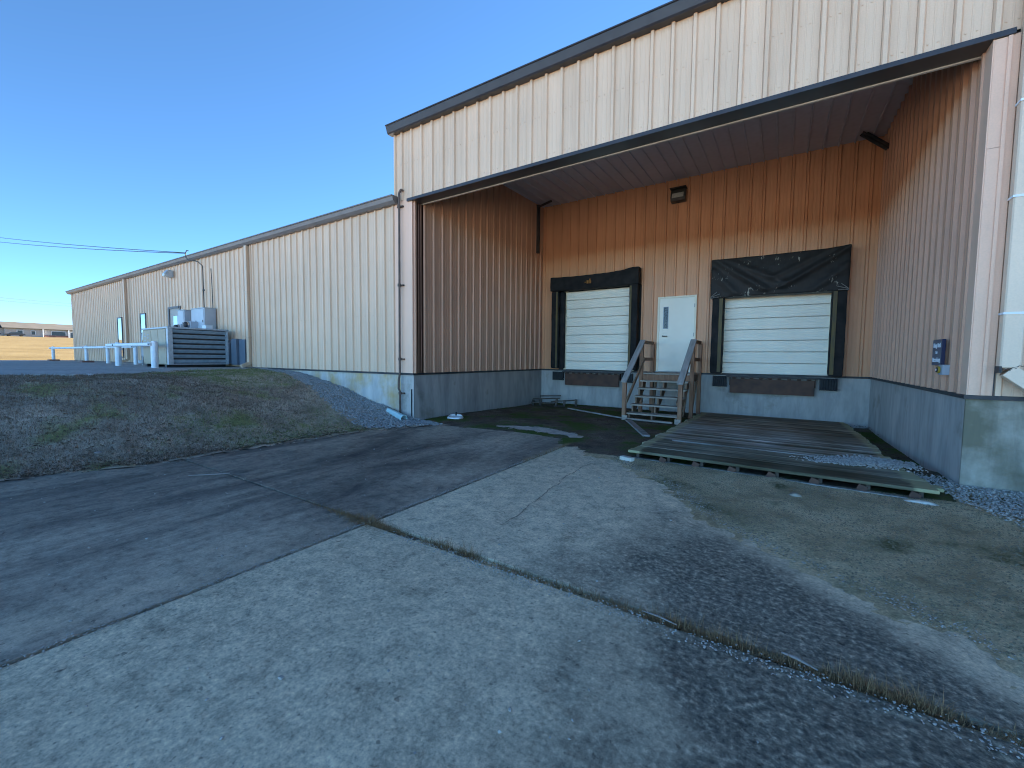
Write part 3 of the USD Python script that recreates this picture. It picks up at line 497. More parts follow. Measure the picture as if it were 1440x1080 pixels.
# end wall of the wing and rear walls (closed body, so that it casts its shadow)
mb = MB(); mb.box(-27.28, -0.3, 0.03, 0.14, -0.03, 3.87); mb.box(-27.3, -27.15, 0.14, 24, -0.6, 3.87); mb.box(-27.3, 22, 23.85, 24, -0.6, 5.5)
obj('wall_core', mb.get(), 'siding_beige', wh)
mb = MB(); mb.box(-0.54, -0.06, 0.03, 24, -1.2, 5.3); mb.box(W + 0.06, W + 0.16, 0.03, D + 0.3, -1.2, 5.3); mb.box(-0.06, W + 0.06, D + 0.14, D + 0.3, -1.2, 5.5)
mb.box(-0.54, 22, 0.05, 0.10, 3.80, 5.40); mb.box(W + 0.16, 22, 0.05, 0.15, -0.02, 3.80); mb.box(21.9, 22, 0.15, 23.8, -0.6, 5.5)
obj('wall_core', mb.get(), 'dark_core', wh)
# roofs
v, f = extrude_x([(-0.02, 3.88), (-0.02, 3.9), (24.2, 4.6), (24.2, 4.57)], -27.5, -0.555); obj('roof', (v, f), 'roof_steel', wh, label='low roof of the long wing')
v, f = extrude_x([(0.02, 5.405), (0.02, 5.425), (24.2, 6.0), (24.2, 5.97)], -0.62, 22.3); obj('roof', (v, f), 'roof_steel', wh, label='higher roof over the loading alcove')
# dock front: fascia over the opening, then the wall right of the opening
obj('siding_panel', strip(front, -0.55, 3.79, 5.26, g0), 'siding_beige', wh)
for k in range(34):
    u = g0 + PITCH * k
    if u + PITCH < 8.80: obj('siding_panel', strip(front, u, 3.79, 5.26), 'siding_beige', wh)
    elif u < 8.80: obj('siding_panel', strip(front, u, 3.79, 5.26, 8.80), 'siding_beige', wh)
for k in range(12): obj('siding_panel', strip(front, 8.80 + PITCH * k, 0.0, 5.26), 'siding_beige', wh)
mb = MB(); xx = 8.80 + PITCH * 12
while xx < 22: mb.add(*strip(front, xx, 0, 5.26)); xx += PITCH
obj('wall_bay', mb.get(), 'siding_beige', wh, label='wall running on to the right of the downspout')
# flat corner trims
mb = MB(); mb.box(-0.55, -0.004, -0.012, 0.0, 0.0, 3.788); mb.box(-0.012, 0.0, 0.001, 0.34, 0.0, 5.1)
obj('corner_trim', mb.get(), 'trim_beige', wh, label='flat beige trim at the left corner of the alcove')
mb = MB(); mb.box(8.612, 8.705, -0.036, 0.0, 0.0, 2.62); mb.box(8.612, 8.705, -0.034, 0.0, 2.624, 3.73); mb.box(8.705, 8.735, -0.05, 0.0, 0, 3.73); mb.box(8.735, 8.797, -0.03, 0.0, 0, 3.74); mb.box(8.60, 8.612, -0.03, 0.20, 0, 5.1)
obj('corner_trim', mb.get(), 'trim_beige', wh, label='flat pinkish trim at the right corner of the alcove')
# lintel cap and the pale flange behind it
v, f = extrude_x([(-0.058, 3.735), (-0.058, 3.792), (-0.034, 3.80), (0.235, 3.80), (0.235, 3.735)], -0.12, 8.755); obj('lintel', (v, f), 'bronze_trim', wh)
obj('lintel_flange', box(0.03, 8.59, 0.24, 0.275, 3.722, 3.765), 'light_trim', wh)
obj('fascia_back', box(0, W, 0.28, 0.31, 3.75, 5.16), 'dark_core', wh)
# alcove side walls
for k in range(-1, 20):
    y = 0.323 + PITCH * k
    if y > D - 0.02: continue
    if y < 0.02: obj('siding_panel', strip(leftw, max(y, 0.035), 0, lambda u: zc(u), 0.323), 'siding_side_shade', wh)
    else: obj('siding_panel', strip(leftw, y, 0, lambda u: zc(u), min(y + PITCH, D)), 'siding_side_shade', wh)
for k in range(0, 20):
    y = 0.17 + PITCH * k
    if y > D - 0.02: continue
    obj('siding_panel', strip(rightw, y, 0, lambda u: zc(u), min(y + PITCH, D)), 'siding_side_shade', wh)
# alcove back wall, panels stop above the dock doors
OPEN = [(0.9, 3.12, 2.56), (5.5, 7.83, 2.06)]
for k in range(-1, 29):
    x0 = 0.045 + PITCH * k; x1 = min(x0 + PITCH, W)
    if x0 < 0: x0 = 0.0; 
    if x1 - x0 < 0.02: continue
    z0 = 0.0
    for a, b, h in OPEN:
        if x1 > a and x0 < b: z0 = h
    obj('siding_panel', strip(backw, x0, z0, zc(D), x1 if x0 == 0 or x1 == W else None), 'siding_back_glow', wh)
# ceiling of the alcove
CPROF = [(0, 0), (0.012, 0.028), (0.034, 0.028), (0.046, 0), (PITCH, 0)]
for k in range(29):
    x0 = 0.02 + PITCH * k; x1 = min(x0 + PITCH, W)
    pl = lambda u, s, w: (u, s, zc(s) - w)
    v, f = strip(pl, x0, 0.31, D, x1, CPROF); obj('ceiling_panel', (v, f), 'ceiling_steel', wh)
obj('ceiling_core', (np.array([[0, 0.3, zc(0.3) + .03], [W, 0.3, zc(.3) + .03], [W, D + .2, zc(D) + .03], [0, D + .2, zc(D) + .03]]), np.array([[0, 1, 2], [0, 2, 3]])), 'dark_core', wh)
# steel braces in the top corners
mb = MB(); mb.bar((0.075, 5.42, 3.76), (0.075, 5.42, 5.28), 0.09, 0.09); obj('steel_post', mb.get(), 'dark_steel', wh, label='dark steel post hanging in the left ceiling corner')
mb = MB(); mb.bar((0.05, 5.42, 5.22), (0.55, 5.42, 5.33), 0.06, 0.05); obj('steel_brace', mb.get(), 'dark_steel', wh)
mb = MB(); mb.bar((8.15, 5.5, 5.36), (8.61, 5.5, 4.93), 0.02, 0.13); mb.bar((8.15, 5.44, 5.34), (8.61, 5.44, 4.91), 0.12, 0.02, up=(0.6, 0, 0.8)); obj('steel_brace', mb.get(), 'dark_steel', wh, label='dark angled brace in the right ceiling corner')
# base trim and foundations
mb = MB(); mb.box(-27.3, 0.035, -0.036, 0.0, -0.045, -0.001); mb.box(0.0, 0.036, 0.0, D - 0.036, -0.045, -0.001); mb.box(0.0, W, D - 0.036, D, -0.045, -0.001); mb.box(W - 0.036, W, 0.0, D - 0.036, -0.045, -0.001); mb.box(W - 0.036, 22, -0.036, 0.0, -0.045, -0.001)
obj('base_trim', mb.get(), 'dark_steel', wh)
obj('foundation', box(-27.28, -0.0, 0.002, 0.4, -1.6, -0.046), 'foundation_stained', wh, label='rust stained concrete base under the long wing')
obj('foundation', box(-0.4, 0.012, 0.0, D + 0.3, -1.6, -0.047), 'foundation_concrete', wh, label='concrete base along the left side of the alcove')
obj('foundation', box(0.012, W - 0.012, D - 0.012, D + 0.14, -1.6, -0.047), 'foundation_concrete', wh, label='concrete base along the back of the alcove')
obj('foundation', box(W - 0.012, 22, 0.024, D + 0.3, -1.6, -0.047), 'foundation_concrete', wh, label='concrete base along the right side of the alcove')
mb = MB(); mb.add(*cbox(W - 0.0125, 22, -0.004, 0.022, -1.6, -0.046, 0.004)); obj('foundation', mb.get(), 'foundation_mossy', wh, label='mossy concrete base right of the alcove')
obj('tar_stain', box(-0.075, -0.035, -0.0035, 0.0015, -1.0, -0.36), 'black_rubber', wh, label='dark open joint at the left foundation corner')  # thin black strip standing in for the open gap in the concrete
obj('form_line', box(W + 0.01, 22, -0.009, -0.0045, -0.575, -0.566), 'foundation_mossy', wh)
# gutters
GP = [(0.0, 0.0), (-0.10, 0.0), (-0.165, 0.05), (-0.19, 0.13), (-0.215, 0.135), (-0.215, 0.16), (0.0, 0.16)]
v, f = extrude_x([(y, z + 3.735) for y, z in GP], -27.5, -0.42); obj('gutter', (v, f), 'tan_gutter', wh, label='box gutter along the long wing')
GP2 = [(0.0, 0.0), (-0.12, 0.0), (-0.145, 0.02), (-0.18, 0.125), (-0.185, 0.145), (-0.205, 0.148), (-0.205, 0.168), (0.0, 0.168)]
v, f = extrude_x([(y, z + 5.235) for y, z in GP2], -0.62, 22.2); obj('gutter', (v, f), 'bronze_trim', wh, label='dark gutter along the top of the dock front')
# downspouts
def downspout(x0, x1, z0, z1, d=0.10):
    mb = MB(); mb.add(*cbox(x0, x1, -0.036 - d, -0.036, z0, z1, 0.012)); return mb
for x in (-18.16, -7.13):
    p = obj('downspout', downspout(x - 0.02, x + 0.11, 0.1, 3.72).get(), 'downspout_tan', wh, label='beige downspout on the long wing')
    for z in (0.9, 2.3): obj('strap', box(x - 0.03, x + 0.12, -0.14, -0.034, z, z + 0.03), 'downspout_tan', p)
    mb = MB(); mb.add(*bar((x + 0.045, -0.09, 0.12), (x + 0.045, -0.32, 0.02), 0.12, 0.1)); obj('elbow', mb.get(), 'downspout_tan', p)
mb = downspout(8.80, 8.955, 0.30, 5.23, 0.115)
p = obj('downspout', mb.get(), 'downspout_beige', wh, label='wide pale downspout with a crushed elbow on the dock front')
for z in (0.86, 2.05, 3.0, 4.1): obj('strap', box(8.792, 8.963, -0.158, -0.034, z, z + 0.022), 'letter_white', p)
mb = MB(); mb.bar((8.87, -0.095, 0.275), (9.52, -0.13, -0.30), 0.115, 0.135, up=(0.66, 0, 0.75)); obj('elbow', mb.get(), 'downspout_beige', p)
mb = MB()
for k in range(16):
    a = 8.80 + 0.16 * k / 15; z = 0.275 + 0.06 * (a - 8.8) / 0.16 + rng.normal(0, 0.008)
    mb.add(*bar((a, -0.150, z), (a + 0.014, -0.1535, z + rng.normal(0, 0.008)), rng.uniform(0.008, 0.02), 0.006))
mb.box(8.796, 8.815, -0.153, -0.04, 0.25, 0.32)
obj('torn_edge', mb.get(), 'dark_steel', p, label='crumpled dark torn metal at the elbow')
obj('seam_line', box(8.797, 8.803, -0.04, 0.0, 0.0, 0.27), 'dark_steel', wh)

# personnel door
dr = obj('door', cbox(3.87, 4.80, D - 0.062, D - 0.03, 0.02, 2.085, 0.004), 'white_door', wh, label='white steel door above the wooden stairs')
mb = MB(); mb.box(3.815, 3.868, D - 0.075, D + 0.02, 0, 2.135); mb.box(4.802, 4.848, D - 0.075, D + 0.02, 0, 2.135); mb.box(3.868, 4.802, D - 0.075, D + 0.02, 2.088, 2.135)
obj('frame', mb.get(), 'white_frame', dr)
obj('window', box(3.985, 4.105, D - 0.067, D - 0.061, 1.24, 1.84), 'wire_glass', dr)
mb = MB(); mb.box(3.972, 3.985, D - 0.071, D - 0.0615, 1.227, 1.853); mb.box(4.105, 4.118, D - 0.071, D - 0.0615, 1.227, 1.853); mb.box(3.985, 4.105, D - 0.071, D - 0.0615, 1.227, 1.24); mb.box(3.985, 4.105, D - 0.071, D - 0.0615, 1.84, 1.853)
obj('window_frame', mb.get(), 'cabinet_grey', dr)
mb = MB(); mb.tube([(3.98, D - 0.06, 1.02), (3.98, D - 0.125, 1.02)], 0.018, 12); mb.tube([(3.98, D - 0.12, 1.02), (4.11, D - 0.125, 1.015)], 0.012, 10)
obj('handle', mb.get(), 'dark_steel', dr)
mb = MB()
for z in (0.25, 1.05, 1.85): mb.tube([(4.803, D - 0.078, z - 0.05), (4.803, D - 0.078, z + 0.05)], 0.009, 8)
obj('hinge', mb.get(), 'steel_bright', dr)
obj('sill', box(3.80, 4.86, D - 0.11, D - 0.02, -0.03, 0.015), 'grey_plastic', dr)

# overhead dock doors
def overhead(x0, x1, z1, n, label):
    mb = MB(); mb.box(x0 - 0.04, x0 + 0.035, D - 0.01, D + 0.16, 0.0, z1 + 0.03); mb.box(x1 - 0.035, x1 + 0.04, D - 0.01, D + 0.16, 0.0, z1 + 0.03)
    o = obj('overhead_door', mb.get(), 'white_frame', wh, label=label)
    h = z1 / n
    for k in range(n):
        z = k * h; pr = [(0, 0), (0.010, 0.010), (0.02, 0.012)]
        zz, ww = [0.002], [0.0]
        for a, w in ((0.008, 0.02), (h * 0.20, 0.02), (h * 0.225, 0.010), (h * 0.25, 0.010), (h * 0.275, 0.02), (h * 0.46, 0.02), (h * 0.485, 0.010), (h * 0.51, 0.010), (h * 0.535, 0.02), (h * 0.72, 0.02), (h * 0.745, 0.010), (h * 0.77, 0.010), (h * 0.795, 0.02), (h - 0.014, 0.02), (h - 0.004, 0.0)): zz.append(a); ww.append(w)
        prof = [(D + 0.05 - w, z + a) for a, w in zip(zz, ww)] + [(D + 0.08, z + h - 0.002), (D + 0.08, z + 0.002)]
        v, f = extrude_x(prof, x0 + 0.03, x1 - 0.03); obj('door_section', (v, f), 'white_door', o)
    return o
overhead(0.86, 3.12, 2.52, 9, 'white sectional dock door left of the stairs')
o2 = overhead(5.50, 7.83, 2.02, 7, 'white sectional dock door right of the stairs')

# long wing openings
def wing_window(x0, x1, z0, z1, label):
    mb = MB(); mb.box(x0, x0 + 0.05, -0.06, 0, z0, z1); mb.box(x1 - 0.05, x1, -0.06, 0, z0, z1); mb.box(x0 + 0.05, x1 - 0.05, -0.06, 0, z0, z0 + 0.05); mb.box(x0 + 0.05, x1 - 0.05, -0.06, 0, z1 - 0.05, z1)
    w = obj('window', mb.get(), 'window_frame', wh, label=label); obj('pane', box(x0 + 0.05, x1 - 0.05, -0.046, -0.038, z0 + 0.05, z1 - 0.05), 'window_glass', w)
wing_window(-19.5, -18.85, 0.2, 2.08, 'tall narrow window left of the far downspout')
wing_window(-16.5, -15.85, 0.2, 2.12, 'tall narrow window right of the far downspout')
dr2 = obj('door', box(-13.22, -12.32, -0.055, -0.036, 0.02, 2.12), 'door_tan', wh, label='tan door in the long wing behind the air unit')
mb = MB(); mb.box(-13.34, -13.22, -0.09, 0, 0, 2.2); mb.box(-12.32, -12.22, -0.07, 0, 0, 2.2); mb.box(-13.22, -12.32, -0.09, 0, 2.12, 2.2); obj('frame', mb.get(), 'window_frame', dr2)
obj('window', box(-12.9, -12.52, -0.06, -0.0555, 1.2, 1.84), 'window_glass', dr2)

# ------------------------------------------------------------------ dock seals, bumpers, levellers
def pad(x0, x1, y0, y1, z0, z1, nx, nz, ny=4, amp=0.02, seed=0, sag=None):
    """soft foam pad: subdivided box, rounded and dented"""
    m = trimesh.creation.box(extents=(1, 1, 1)); 
    vs, fs = [], []; n0 = 0
    def face(fn, a, b):
        nonlocal n0
        A, B = np.meshgrid(np.linspace(0, 1, a), np.linspace(0, 1, b), indexing='ij'); v = fn(A, B).reshape(-1, 3)
        i, j = np.meshgrid(np.arange(a - 1), np.arange(b - 1), indexing='ij'); q = (i * b + j).ravel()
        fs.append(np.vstack([np.stack([q, q + b, q + b + 1], 1), np.stack([q, q + b + 1, q + 1], 1)]) + n0); vs.append(v); n0 += len(v)
    S = lambda a, b, c: np.stack(np.broadcast_arrays(a, b, c), -1).astype(float)
    face(lambda A, B: S(A, 0, B), nx, nz); face(lambda A, B: S(A, 1, B), nx, nz); face(lambda A, B: S(0, A, B), ny, nz); face(lambda A, B: S(1, A, B), ny, nz); face(lambda A, B: S(A, B, 0), nx, ny); face(lambda A, B: S(A, B, 1), nx, ny)
    v = np.vstack(vs); f = np.vstack(fs)
    ext = np.array([x1 - x0, y1 - y0, z1 - z0]); c = (v - 0.5) * ext; r = 0.035
    inner = np.clip(c, -ext / 2 + r, ext / 2 - r); d = c - inner; L = np.linalg.norm(d, axis=1, keepdims=True); c = np.where(L > 1e-9, inner + d / np.maximum(L, 1e-9) * np.minimum(L, r), c)
    p = c + np.array([(x0 + x1) / 2, (y0 + y1) / 2, (z0 + z1) / 2])
    o = (meshkit.fbm(p * 3.0, 4, seed) - 0.5) * 2 * amp
    p = p + np.stack([o * 0.6, -np.abs(o) * 1.2 * (v[:, 1] < 0.9), o * 0.7], 1)
    if sag is not None: p = sag(p, v)
    m = trimesh.Trimesh(p, f, process=True, merge_norm=True, merge_tex=True); m.merge_vertices(digits_vertex=5); return m
ds = thing('dock_seal', 'black foam dock seal around the left dock door', 'dock seal', (1.88, D, 0))
def sag1(p, v):
    t = (p[:, 0] - 0.5) / 2.8; p[:, 2] += np.where(v[:, 2] > 0.5, 1, 0.3) * (0.03 * (2 * t - 1) ** 2 + 0.02 * t) - 0.01 + 0.05 * smoothstep(0.78, 0.95, t) * (v[:, 2] > .5); return p
obj('header_pad', pad(0.46, 3.32, 5.56, D - 0.03, 2.52, 2.94, 60, 12, 6, 0.025, 3, sag1), 'black_vinyl', ds, smooth=50)
obj('side_pad', pad(0.50, 0.76, 5.60, D - 0.03, 0.03, 2.52, 6, 40, 6, 0.02, 4), 'black_vinyl', ds, smooth=50)
obj('side_pad', pad(0.76, 0.90, 5.70, D - 0.03, 0.03, 2.50, 5, 40, 6, 0.012, 9), 'black_vinyl', ds, smooth=50, label='inner half of the left pad')
obj('side_pad', pad(3.04, 3.29, 5.60, D - 0.03, 0.03, 2.56, 6, 40, 6, 0.02, 5), 'black_vinyl', ds, smooth=50)
obj('guide_stripe', box(0.68, 0.735, 5.572, 5.592, 0.06, 2.49), 'yellow_stripe', ds); obj('guide_stripe', box(3.065, 3.125, 5.572, 5.592, 0.06, 2.49), 'yellow_stripe', ds)
mb = MB()
for dx, dz, s in ((0, 0, 0.05), (0.085, 0.0, 0.045), (0.08, 0.07, 0.035), (-0.06, 0.02, 0.02)):
    mb.add(*cbox(1.74 + dx, 1.74 + dx + s * 1.3, 5.518, 5.54, 2.66 + dz, 2.66 + dz + s * 1.9, 0.004))
obj('worn_patch', mb.get(), 'orange_print', ds, label='scraps of orange print on the header')
ds2 = thing('dock_seal', 'black dock seal with a torn sagging curtain around the right dock door', 'dock seal', (6.67, D, 0))
def sag2(p, v):
    t = np.clip((p[:, 0] - 5.24) / 2.85, 0, 1); h = np.clip((p[:, 2] - 1.95) / 1.0, 0, 1); fr = (v[:, 1] < 0.5)
    # creases falling from both upper corners towards the middle
    ridge = np.zeros(len(p))
    for tc, hc, te, he, a in ((0.02, 1.0, 0.42, 0.15, 0.05), (1.0, 0.98, 0.55, 0.2, 0.06), (0.0, 0.72, 0.2, 0.1, 0.035), (1.0, 0.6, 0.75, 0.05, 0.03), (0.1, 1.0, 0.55, 0.3, 0.03), (0.9, 1.0, 0.5, 0.45, 0.03)):
        dx, dh = te - tc, he - hc; k = np.clip(((t - tc) * dx + (h - hc) * dh) / (dx * dx + dh * dh), 0, 1)
        d = np.hypot(t - tc - k * dx, (h - hc - k * dh)); ridge += a * np.exp(-(d / 0.045) ** 2)
    belly = 0.05 * np.sin(np.pi * t) * np.sin(np.pi * np.clip(h, 0, 1))
    p[:, 1] -= fr * (ridge + belly - 0.02); top = (v[:, 2] > 0.5)
    p[:, 2] += np.where(top, 0.012 * (2 * t - 1) ** 2 + 0.02 * smoothstep(0.86, 1, t), 0.006 * np.sin(5 * t)); return p
obj('header_curtain', pad(5.22, 8.09, 5.50, D - 0.03, 1.96, 2.95, 110, 44, 6, 0.012, 6, sag2), 'torn_vinyl', ds2, smooth=60)
obj('side_pad', pad(5.27, 5.55, 5.56, D - 0.03, 0.0, 1.98, 6, 36, 6, 0.022, 7), 'black_vinyl', ds2, smooth=50)
obj('side_pad', pad(7.79, 8.07, 5.56, D - 0.03, 0.0, 2.0, 6, 36, 6, 0.022, 8), 'black_vinyl', ds2, smooth=50)
obj('guide_stripe', box(5.445, 5.525, 5.532, 5.552, 0.04, 1.95), 'yellow_stripe', ds2); obj('guide_stripe', box(7.81, 7.885, 5.532, 5.552, 0.04, 1.96), 'yellow_stripe', ds2)
for x, s in ((5.30, 1), (8.02, -1)):
    mb = MB(); mb.add(*bar((x - 0.06 * s, 5.49, 1.99), (x + 0.16 * s, 5.46, 2.06), 0.015, 0.012)); mb.add(*bar((x - 0.06 * s, 5.485, 1.96), (x + 0.14 * s, 5.465, 1.985), 0.012, 0.01)); mb.add(*bar((x - 0.05 * s, 5.49, 2.0), (x + 0.09 * s, 5.465, 2.12), 0.012, 0.01)); obj('strap_fold', mb.get(), 'grey_wood', ds2, label='frayed folds at a lower curtain corner')
def bumper(x0, x1, z0, z1, label):
    b = thing('dock_bumper', label, 'bumper', ((x0 + x1) / 2, D, z0))
    n = 6
    for k in range(n):
        a = x0 + 0.015 + (x1 - x0 - 0.03) * k / n; obj('rubber_pad', cbox(a, a + (x1 - x0 - 0.03) / n - 0.003, D - 0.16, D - 0.012, z0, z1, 0.006), 'black_rubber', b)
    for xa in (x0, x1 - 0.012): obj('end_plate', box(xa, xa + 0.012, D - 0.15, D - 0.012, z0 - 0.005, z1 + 0.005), 'dark_steel', b)
    for x in (x0 - 0.012, x1 + 0.002): obj('bolt', tube([(x, D - 0.08, z0 + 0.05), (x + 0.012, D - 0.08, z0 + 0.05)], 0.018, 8), 'steel_bright', b)
bumper(0.50, 0.86, -0.35, -0.08, 'black rubber bumper left of the left dock leveller')
bumper(2.82, 3.14, -0.35, -0.08, 'black rubber bumper between the left dock leveller and the stairs')
bumper(5.33, 5.66, -0.345, -0.07, 'black rubber bumper just right of the stairs')
bumper(7.66, 8.0, -0.345, -0.06, 'black rubber bumper rightmost under the right dock door')
def leveller(x0, x1, label):
    l = thing('dock_leveller', label, 'dock leveller', ((x0 + x1) / 2, D, -0.5))
    obj('lip_plate', bar(((x0), D - 0.17, -0.31), (x1, D - 0.17, -0.31), 0.03, 0.37), 'rusty_steel', l)
    obj('deck_plate', cbox(x0 - 0.1, x1 + 0.1, D - 0.2, D + 0.04, -0.09, -0.052, 0.005), 'dark_steel', l)
    mb = MB()
    for k in range(9): mb.tube([(x0 + 0.05 + (x1 - x0) * k / 9, D - 0.185, -0.105), (x0 + 0.13 + (x1 - x0) * k / 9, D - 0.185, -0.105)], 0.02, 8)
    obj('hinge', mb.get(), 'rusty_steel', l)
    mb = MB()
    for x in (x0 - 0.02, x1 + 0.01): mb.box(x, x + 0.012, D - 0.15, D - 0.012, -0.30, -0.10)
    obj('bracket', mb.get(), 'rusty_steel', l)
leveller(0.97, 2.76, 'rusty brown dock leveller plate below the left dock door')
leveller(5.75, 7.56, 'rusty brown dock leveller plate below the right dock door')

# ------------------------------------------------------------------ wall lights
wl = thing('wall_light', 'small dark wall light high on the back wall of the alcove', 'wall light', (4.28, D, 4.85))
m = trimesh.convex.convex_hull(np.array([(x, D - d, z) for x in (4.10, 4.48) for d, z in ((0.03, 4.70), (0.20, 4.72), (0.24, 4.80), (0.16, 5.02), (0.03, 5.04))])); obj('housing', m, 'lamp_body', wl)
v, f = bar((4.14, D - 0.222, 4.855), (4.44, D - 0.222, 4.855), 0.03, 0.13, up=(0, 0.35, 0.94)); obj('lens', (v, f), 'lamp_lens', wl)
obj('visor', bar((4.08, D - 0.15, 5.05), (4.50, D - 0.15, 5.05), 0.27, 0.018), 'lamp_body', wl)
wl = thing('wall_light', 'grey floodlight under the eaves of the long wing', 'wall light', (-13.0, 0, 3.4))
m = trimesh.convex.convex_hull(np.array([(x, -d, z) for x in (-12.98, -12.72) for d, z in ((0.06, 3.30), (0.28, 3.31), (0.32, 3.42), (0.22, 3.56), (0.06, 3.55))])); obj('housing', m, 'galvanised', wl)
obj('lens', box(-12.96, -12.74, -0.335, -0.30, 3.325, 3.42), 'lamp_lens', wl); obj('mount', box(-12.9, -12.8, -0.06, -0.03, 3.33, 3.5), 'dark_steel', wl)

# ------------------------------------------------------------------ pipe at the corner, drain pipe, sign
cp = thing('corner_pipe', 'thin rusty standpipe clamped to the left corner of the alcove', 'pipe', (-0.34, -0.08, -1.0))
th = np.linspace(0, np.pi / 2, 7)
pts = [(-0.27, -0.02, 4.0), (-0.27, -0.05, 4.0)] + [(-0.27 - 0.055 * (1 - math.cos(a)) , -0.08, 3.94 + 0.06 * math.cos(a)) for a in th] + [(-0.335, -0.08, 2.0), (-0.345, -0.08, 0.2), (-0.345, -0.08, -0.02), (-0.355, -0.10, -0.15), (-0.365, -0.10, -0.35), (-0.35, -0.075, -0.42), (-0.352, -0.07, -1.0)]
obj('pipe', tube(pts, 0.024, 10), 'pipe_rust', cp, smooth=40)
for z in (3.66, 1.95, 0.31, -0.46):
    mb = MB(); mb.tube([(-0.34, -0.08, z - 0.03), (-0.34, -0.08, z + 0.03)], 0.036, 10); mb.box(-0.42, -0.25, -0.06, -0.013, z - 0.015, z + 0.015); obj('clamp', mb.get(), 'pipe_rust', cp)
dp = thing('drain_pipe', 'pale green plastic drain pipe lying at the left alcove corner', 'drain pipe', (-0.3, -0.3, -1.0))
A, B = np.array([-0.62, -0.18, -0.86]), np.array([0.02, -0.30, -0.985]); outer = tube([A + (B - A) * t for t in (0, .3, .6, .9, 0.905, 1)], [0.055, 0.066, 0.074, 0.078, 0.085, 0.085], 24, False); inner = tube([A + (B - A) * t for t in (0.2, 1)], [0.06, 0.075], 24, False)
k = 24; ring = np.array([[i, (i + 1) % k] for i in range(k)]); o0 = 5 * k; V = np.vstack([outer[0], inner[0]]); no = len(outer[0]); Fr = []
for i, j in ring: Fr += [[o0 + i, o0 + j, no + k + j], [o0 + i, no + k + j, no + k + i]]
obj('pipe', (V, np.vstack([outer[1], inner[1][:, ::-1] + no, np.array(Fr)])), 'pvc_green', dp, smooth=40)
sg = thing('sign', 'dark blue receiving sign on the right side wall of the alcove', 'sign', (W, 0.86, 0.3))
XS = W - 0.078
obj('board', cbox(XS, W - 0.04, 0.68, 1.05, 0.315, 0.645, 0.004), 'sign_blue', sg)
for txt, zz, h, yc in (('Ring Bell', 0.545, 0.052, 0.865), ('For', 0.463, 0.036, 0.865), ('Receiving', 0.36, 0.052, 0.865)):
    m = meshkit.text_mesh(txt, h, 0.003, True); v = np.array(m.vertices); wt = v[:, 0].max(); sc = min(1, 0.31 / wt)
    obj('lettering', (np.stack([XS - v[:, 2] - 0.0005, yc + wt * sc / 2 - v[:, 0] * sc, zz + v[:, 1]], 1), m.faces), 'letter_white', sg)
bb = thing('bell_button', 'grey bell push box below the blue sign', 'bell button', (W, 0.6, 0.24))
obj('box', cbox(W - 0.10, W - 0.03, 0.50, 0.66, 0.20, 0.325, 0.006), 'grey_plastic', bb)
obj('guard', tube([(W - 0.102, 0.60, 0.262), (W - 0.122, 0.60, 0.262)], 0.042, 16), 'button_yellow', bb)
obj('push', tube([(W - 0.122, 0.60, 0.262), (W - 0.132, 0.60, 0.262)], 0.03, 16), 'black_rubber', bb)
obj('cap', tube([(W - 0.132, 0.60, 0.262), (W - 0.136, 0.60, 0.262)], 0.014, 12), 'letter_white', bb)

# ------------------------------------------------------------------ wooden stairs
stt = thing('wooden_stairs', 'weathered open wooden stairs with handrails up to the white door', 'stairs', (4.36, 4.5, -1.15))
SX0, SX1 = 3.80, 4.92
steps = [(3.35, -0.93), (3.62, -0.745), (3.89, -0.56), (4.16, -0.375), (4.43, -0.19)]
for y, z in steps:
    for q in (0, 1): obj('tread', bar((SX0 - 0.03, y + 0.04 + 0.145 * q, z - 0.019), (SX1 + 0.03, y + 0.04 + 0.145 * q, z - 0.019 + rng.normal(0, 0.003)), 0.14, 0.038), 'tread_wood', stt)
for k in range(8): obj('deck_board', bar((SX0 - 0.05, 4.76 + 0.148 * k, -0.02), (SX1 + 0.06, 4.76 + 0.148 * k, -0.02), 0.14, 0.038), 'tread_wood', stt)
for x in (SX0 + 0.02, (SX0 + SX1) / 2, SX1 - 0.02):
    prof = [(3.36, -1.10)]
    for y, z in steps: prof += [(y, z - 0.038 - 0.001), (y + 0.27, z - 0.038 - 0.001)]
    prof += [(4.72, -0.20), (4.72, -0.36), (3.62, -1.10)]
    m = trimesh.creation.extrude_polygon(Polygon(prof).buffer(0), 0.038, engine='earcut') ; v = np.array(m.vertices)
    obj('stringer', (np.stack([v[:, 2] + x - 0.019, v[:, 0], v[:, 1]], 1), m.faces), 'stair_wood', stt)
mb = MB(); mb.bar((SX0 - 0.04, 4.70, -0.13), (SX1 + 0.04, 4.70, -0.13), 0.04, 0.17); obj('rim_joist', mb.get(), 'post_wood', stt)
for x in (SX0 - 0.02, SX1 + 0.02): obj('rim_joist', bar((x, 4.72, -0.13), (x, D - 0.05, -0.13), 0.04, 0.17), 'stair_wood', stt)
obj('ground_plank', bar((3.82, 3.22, -1.06), (4.86, 3.20, -1.07), 0.10, 0.04), 'tread_wood', stt)
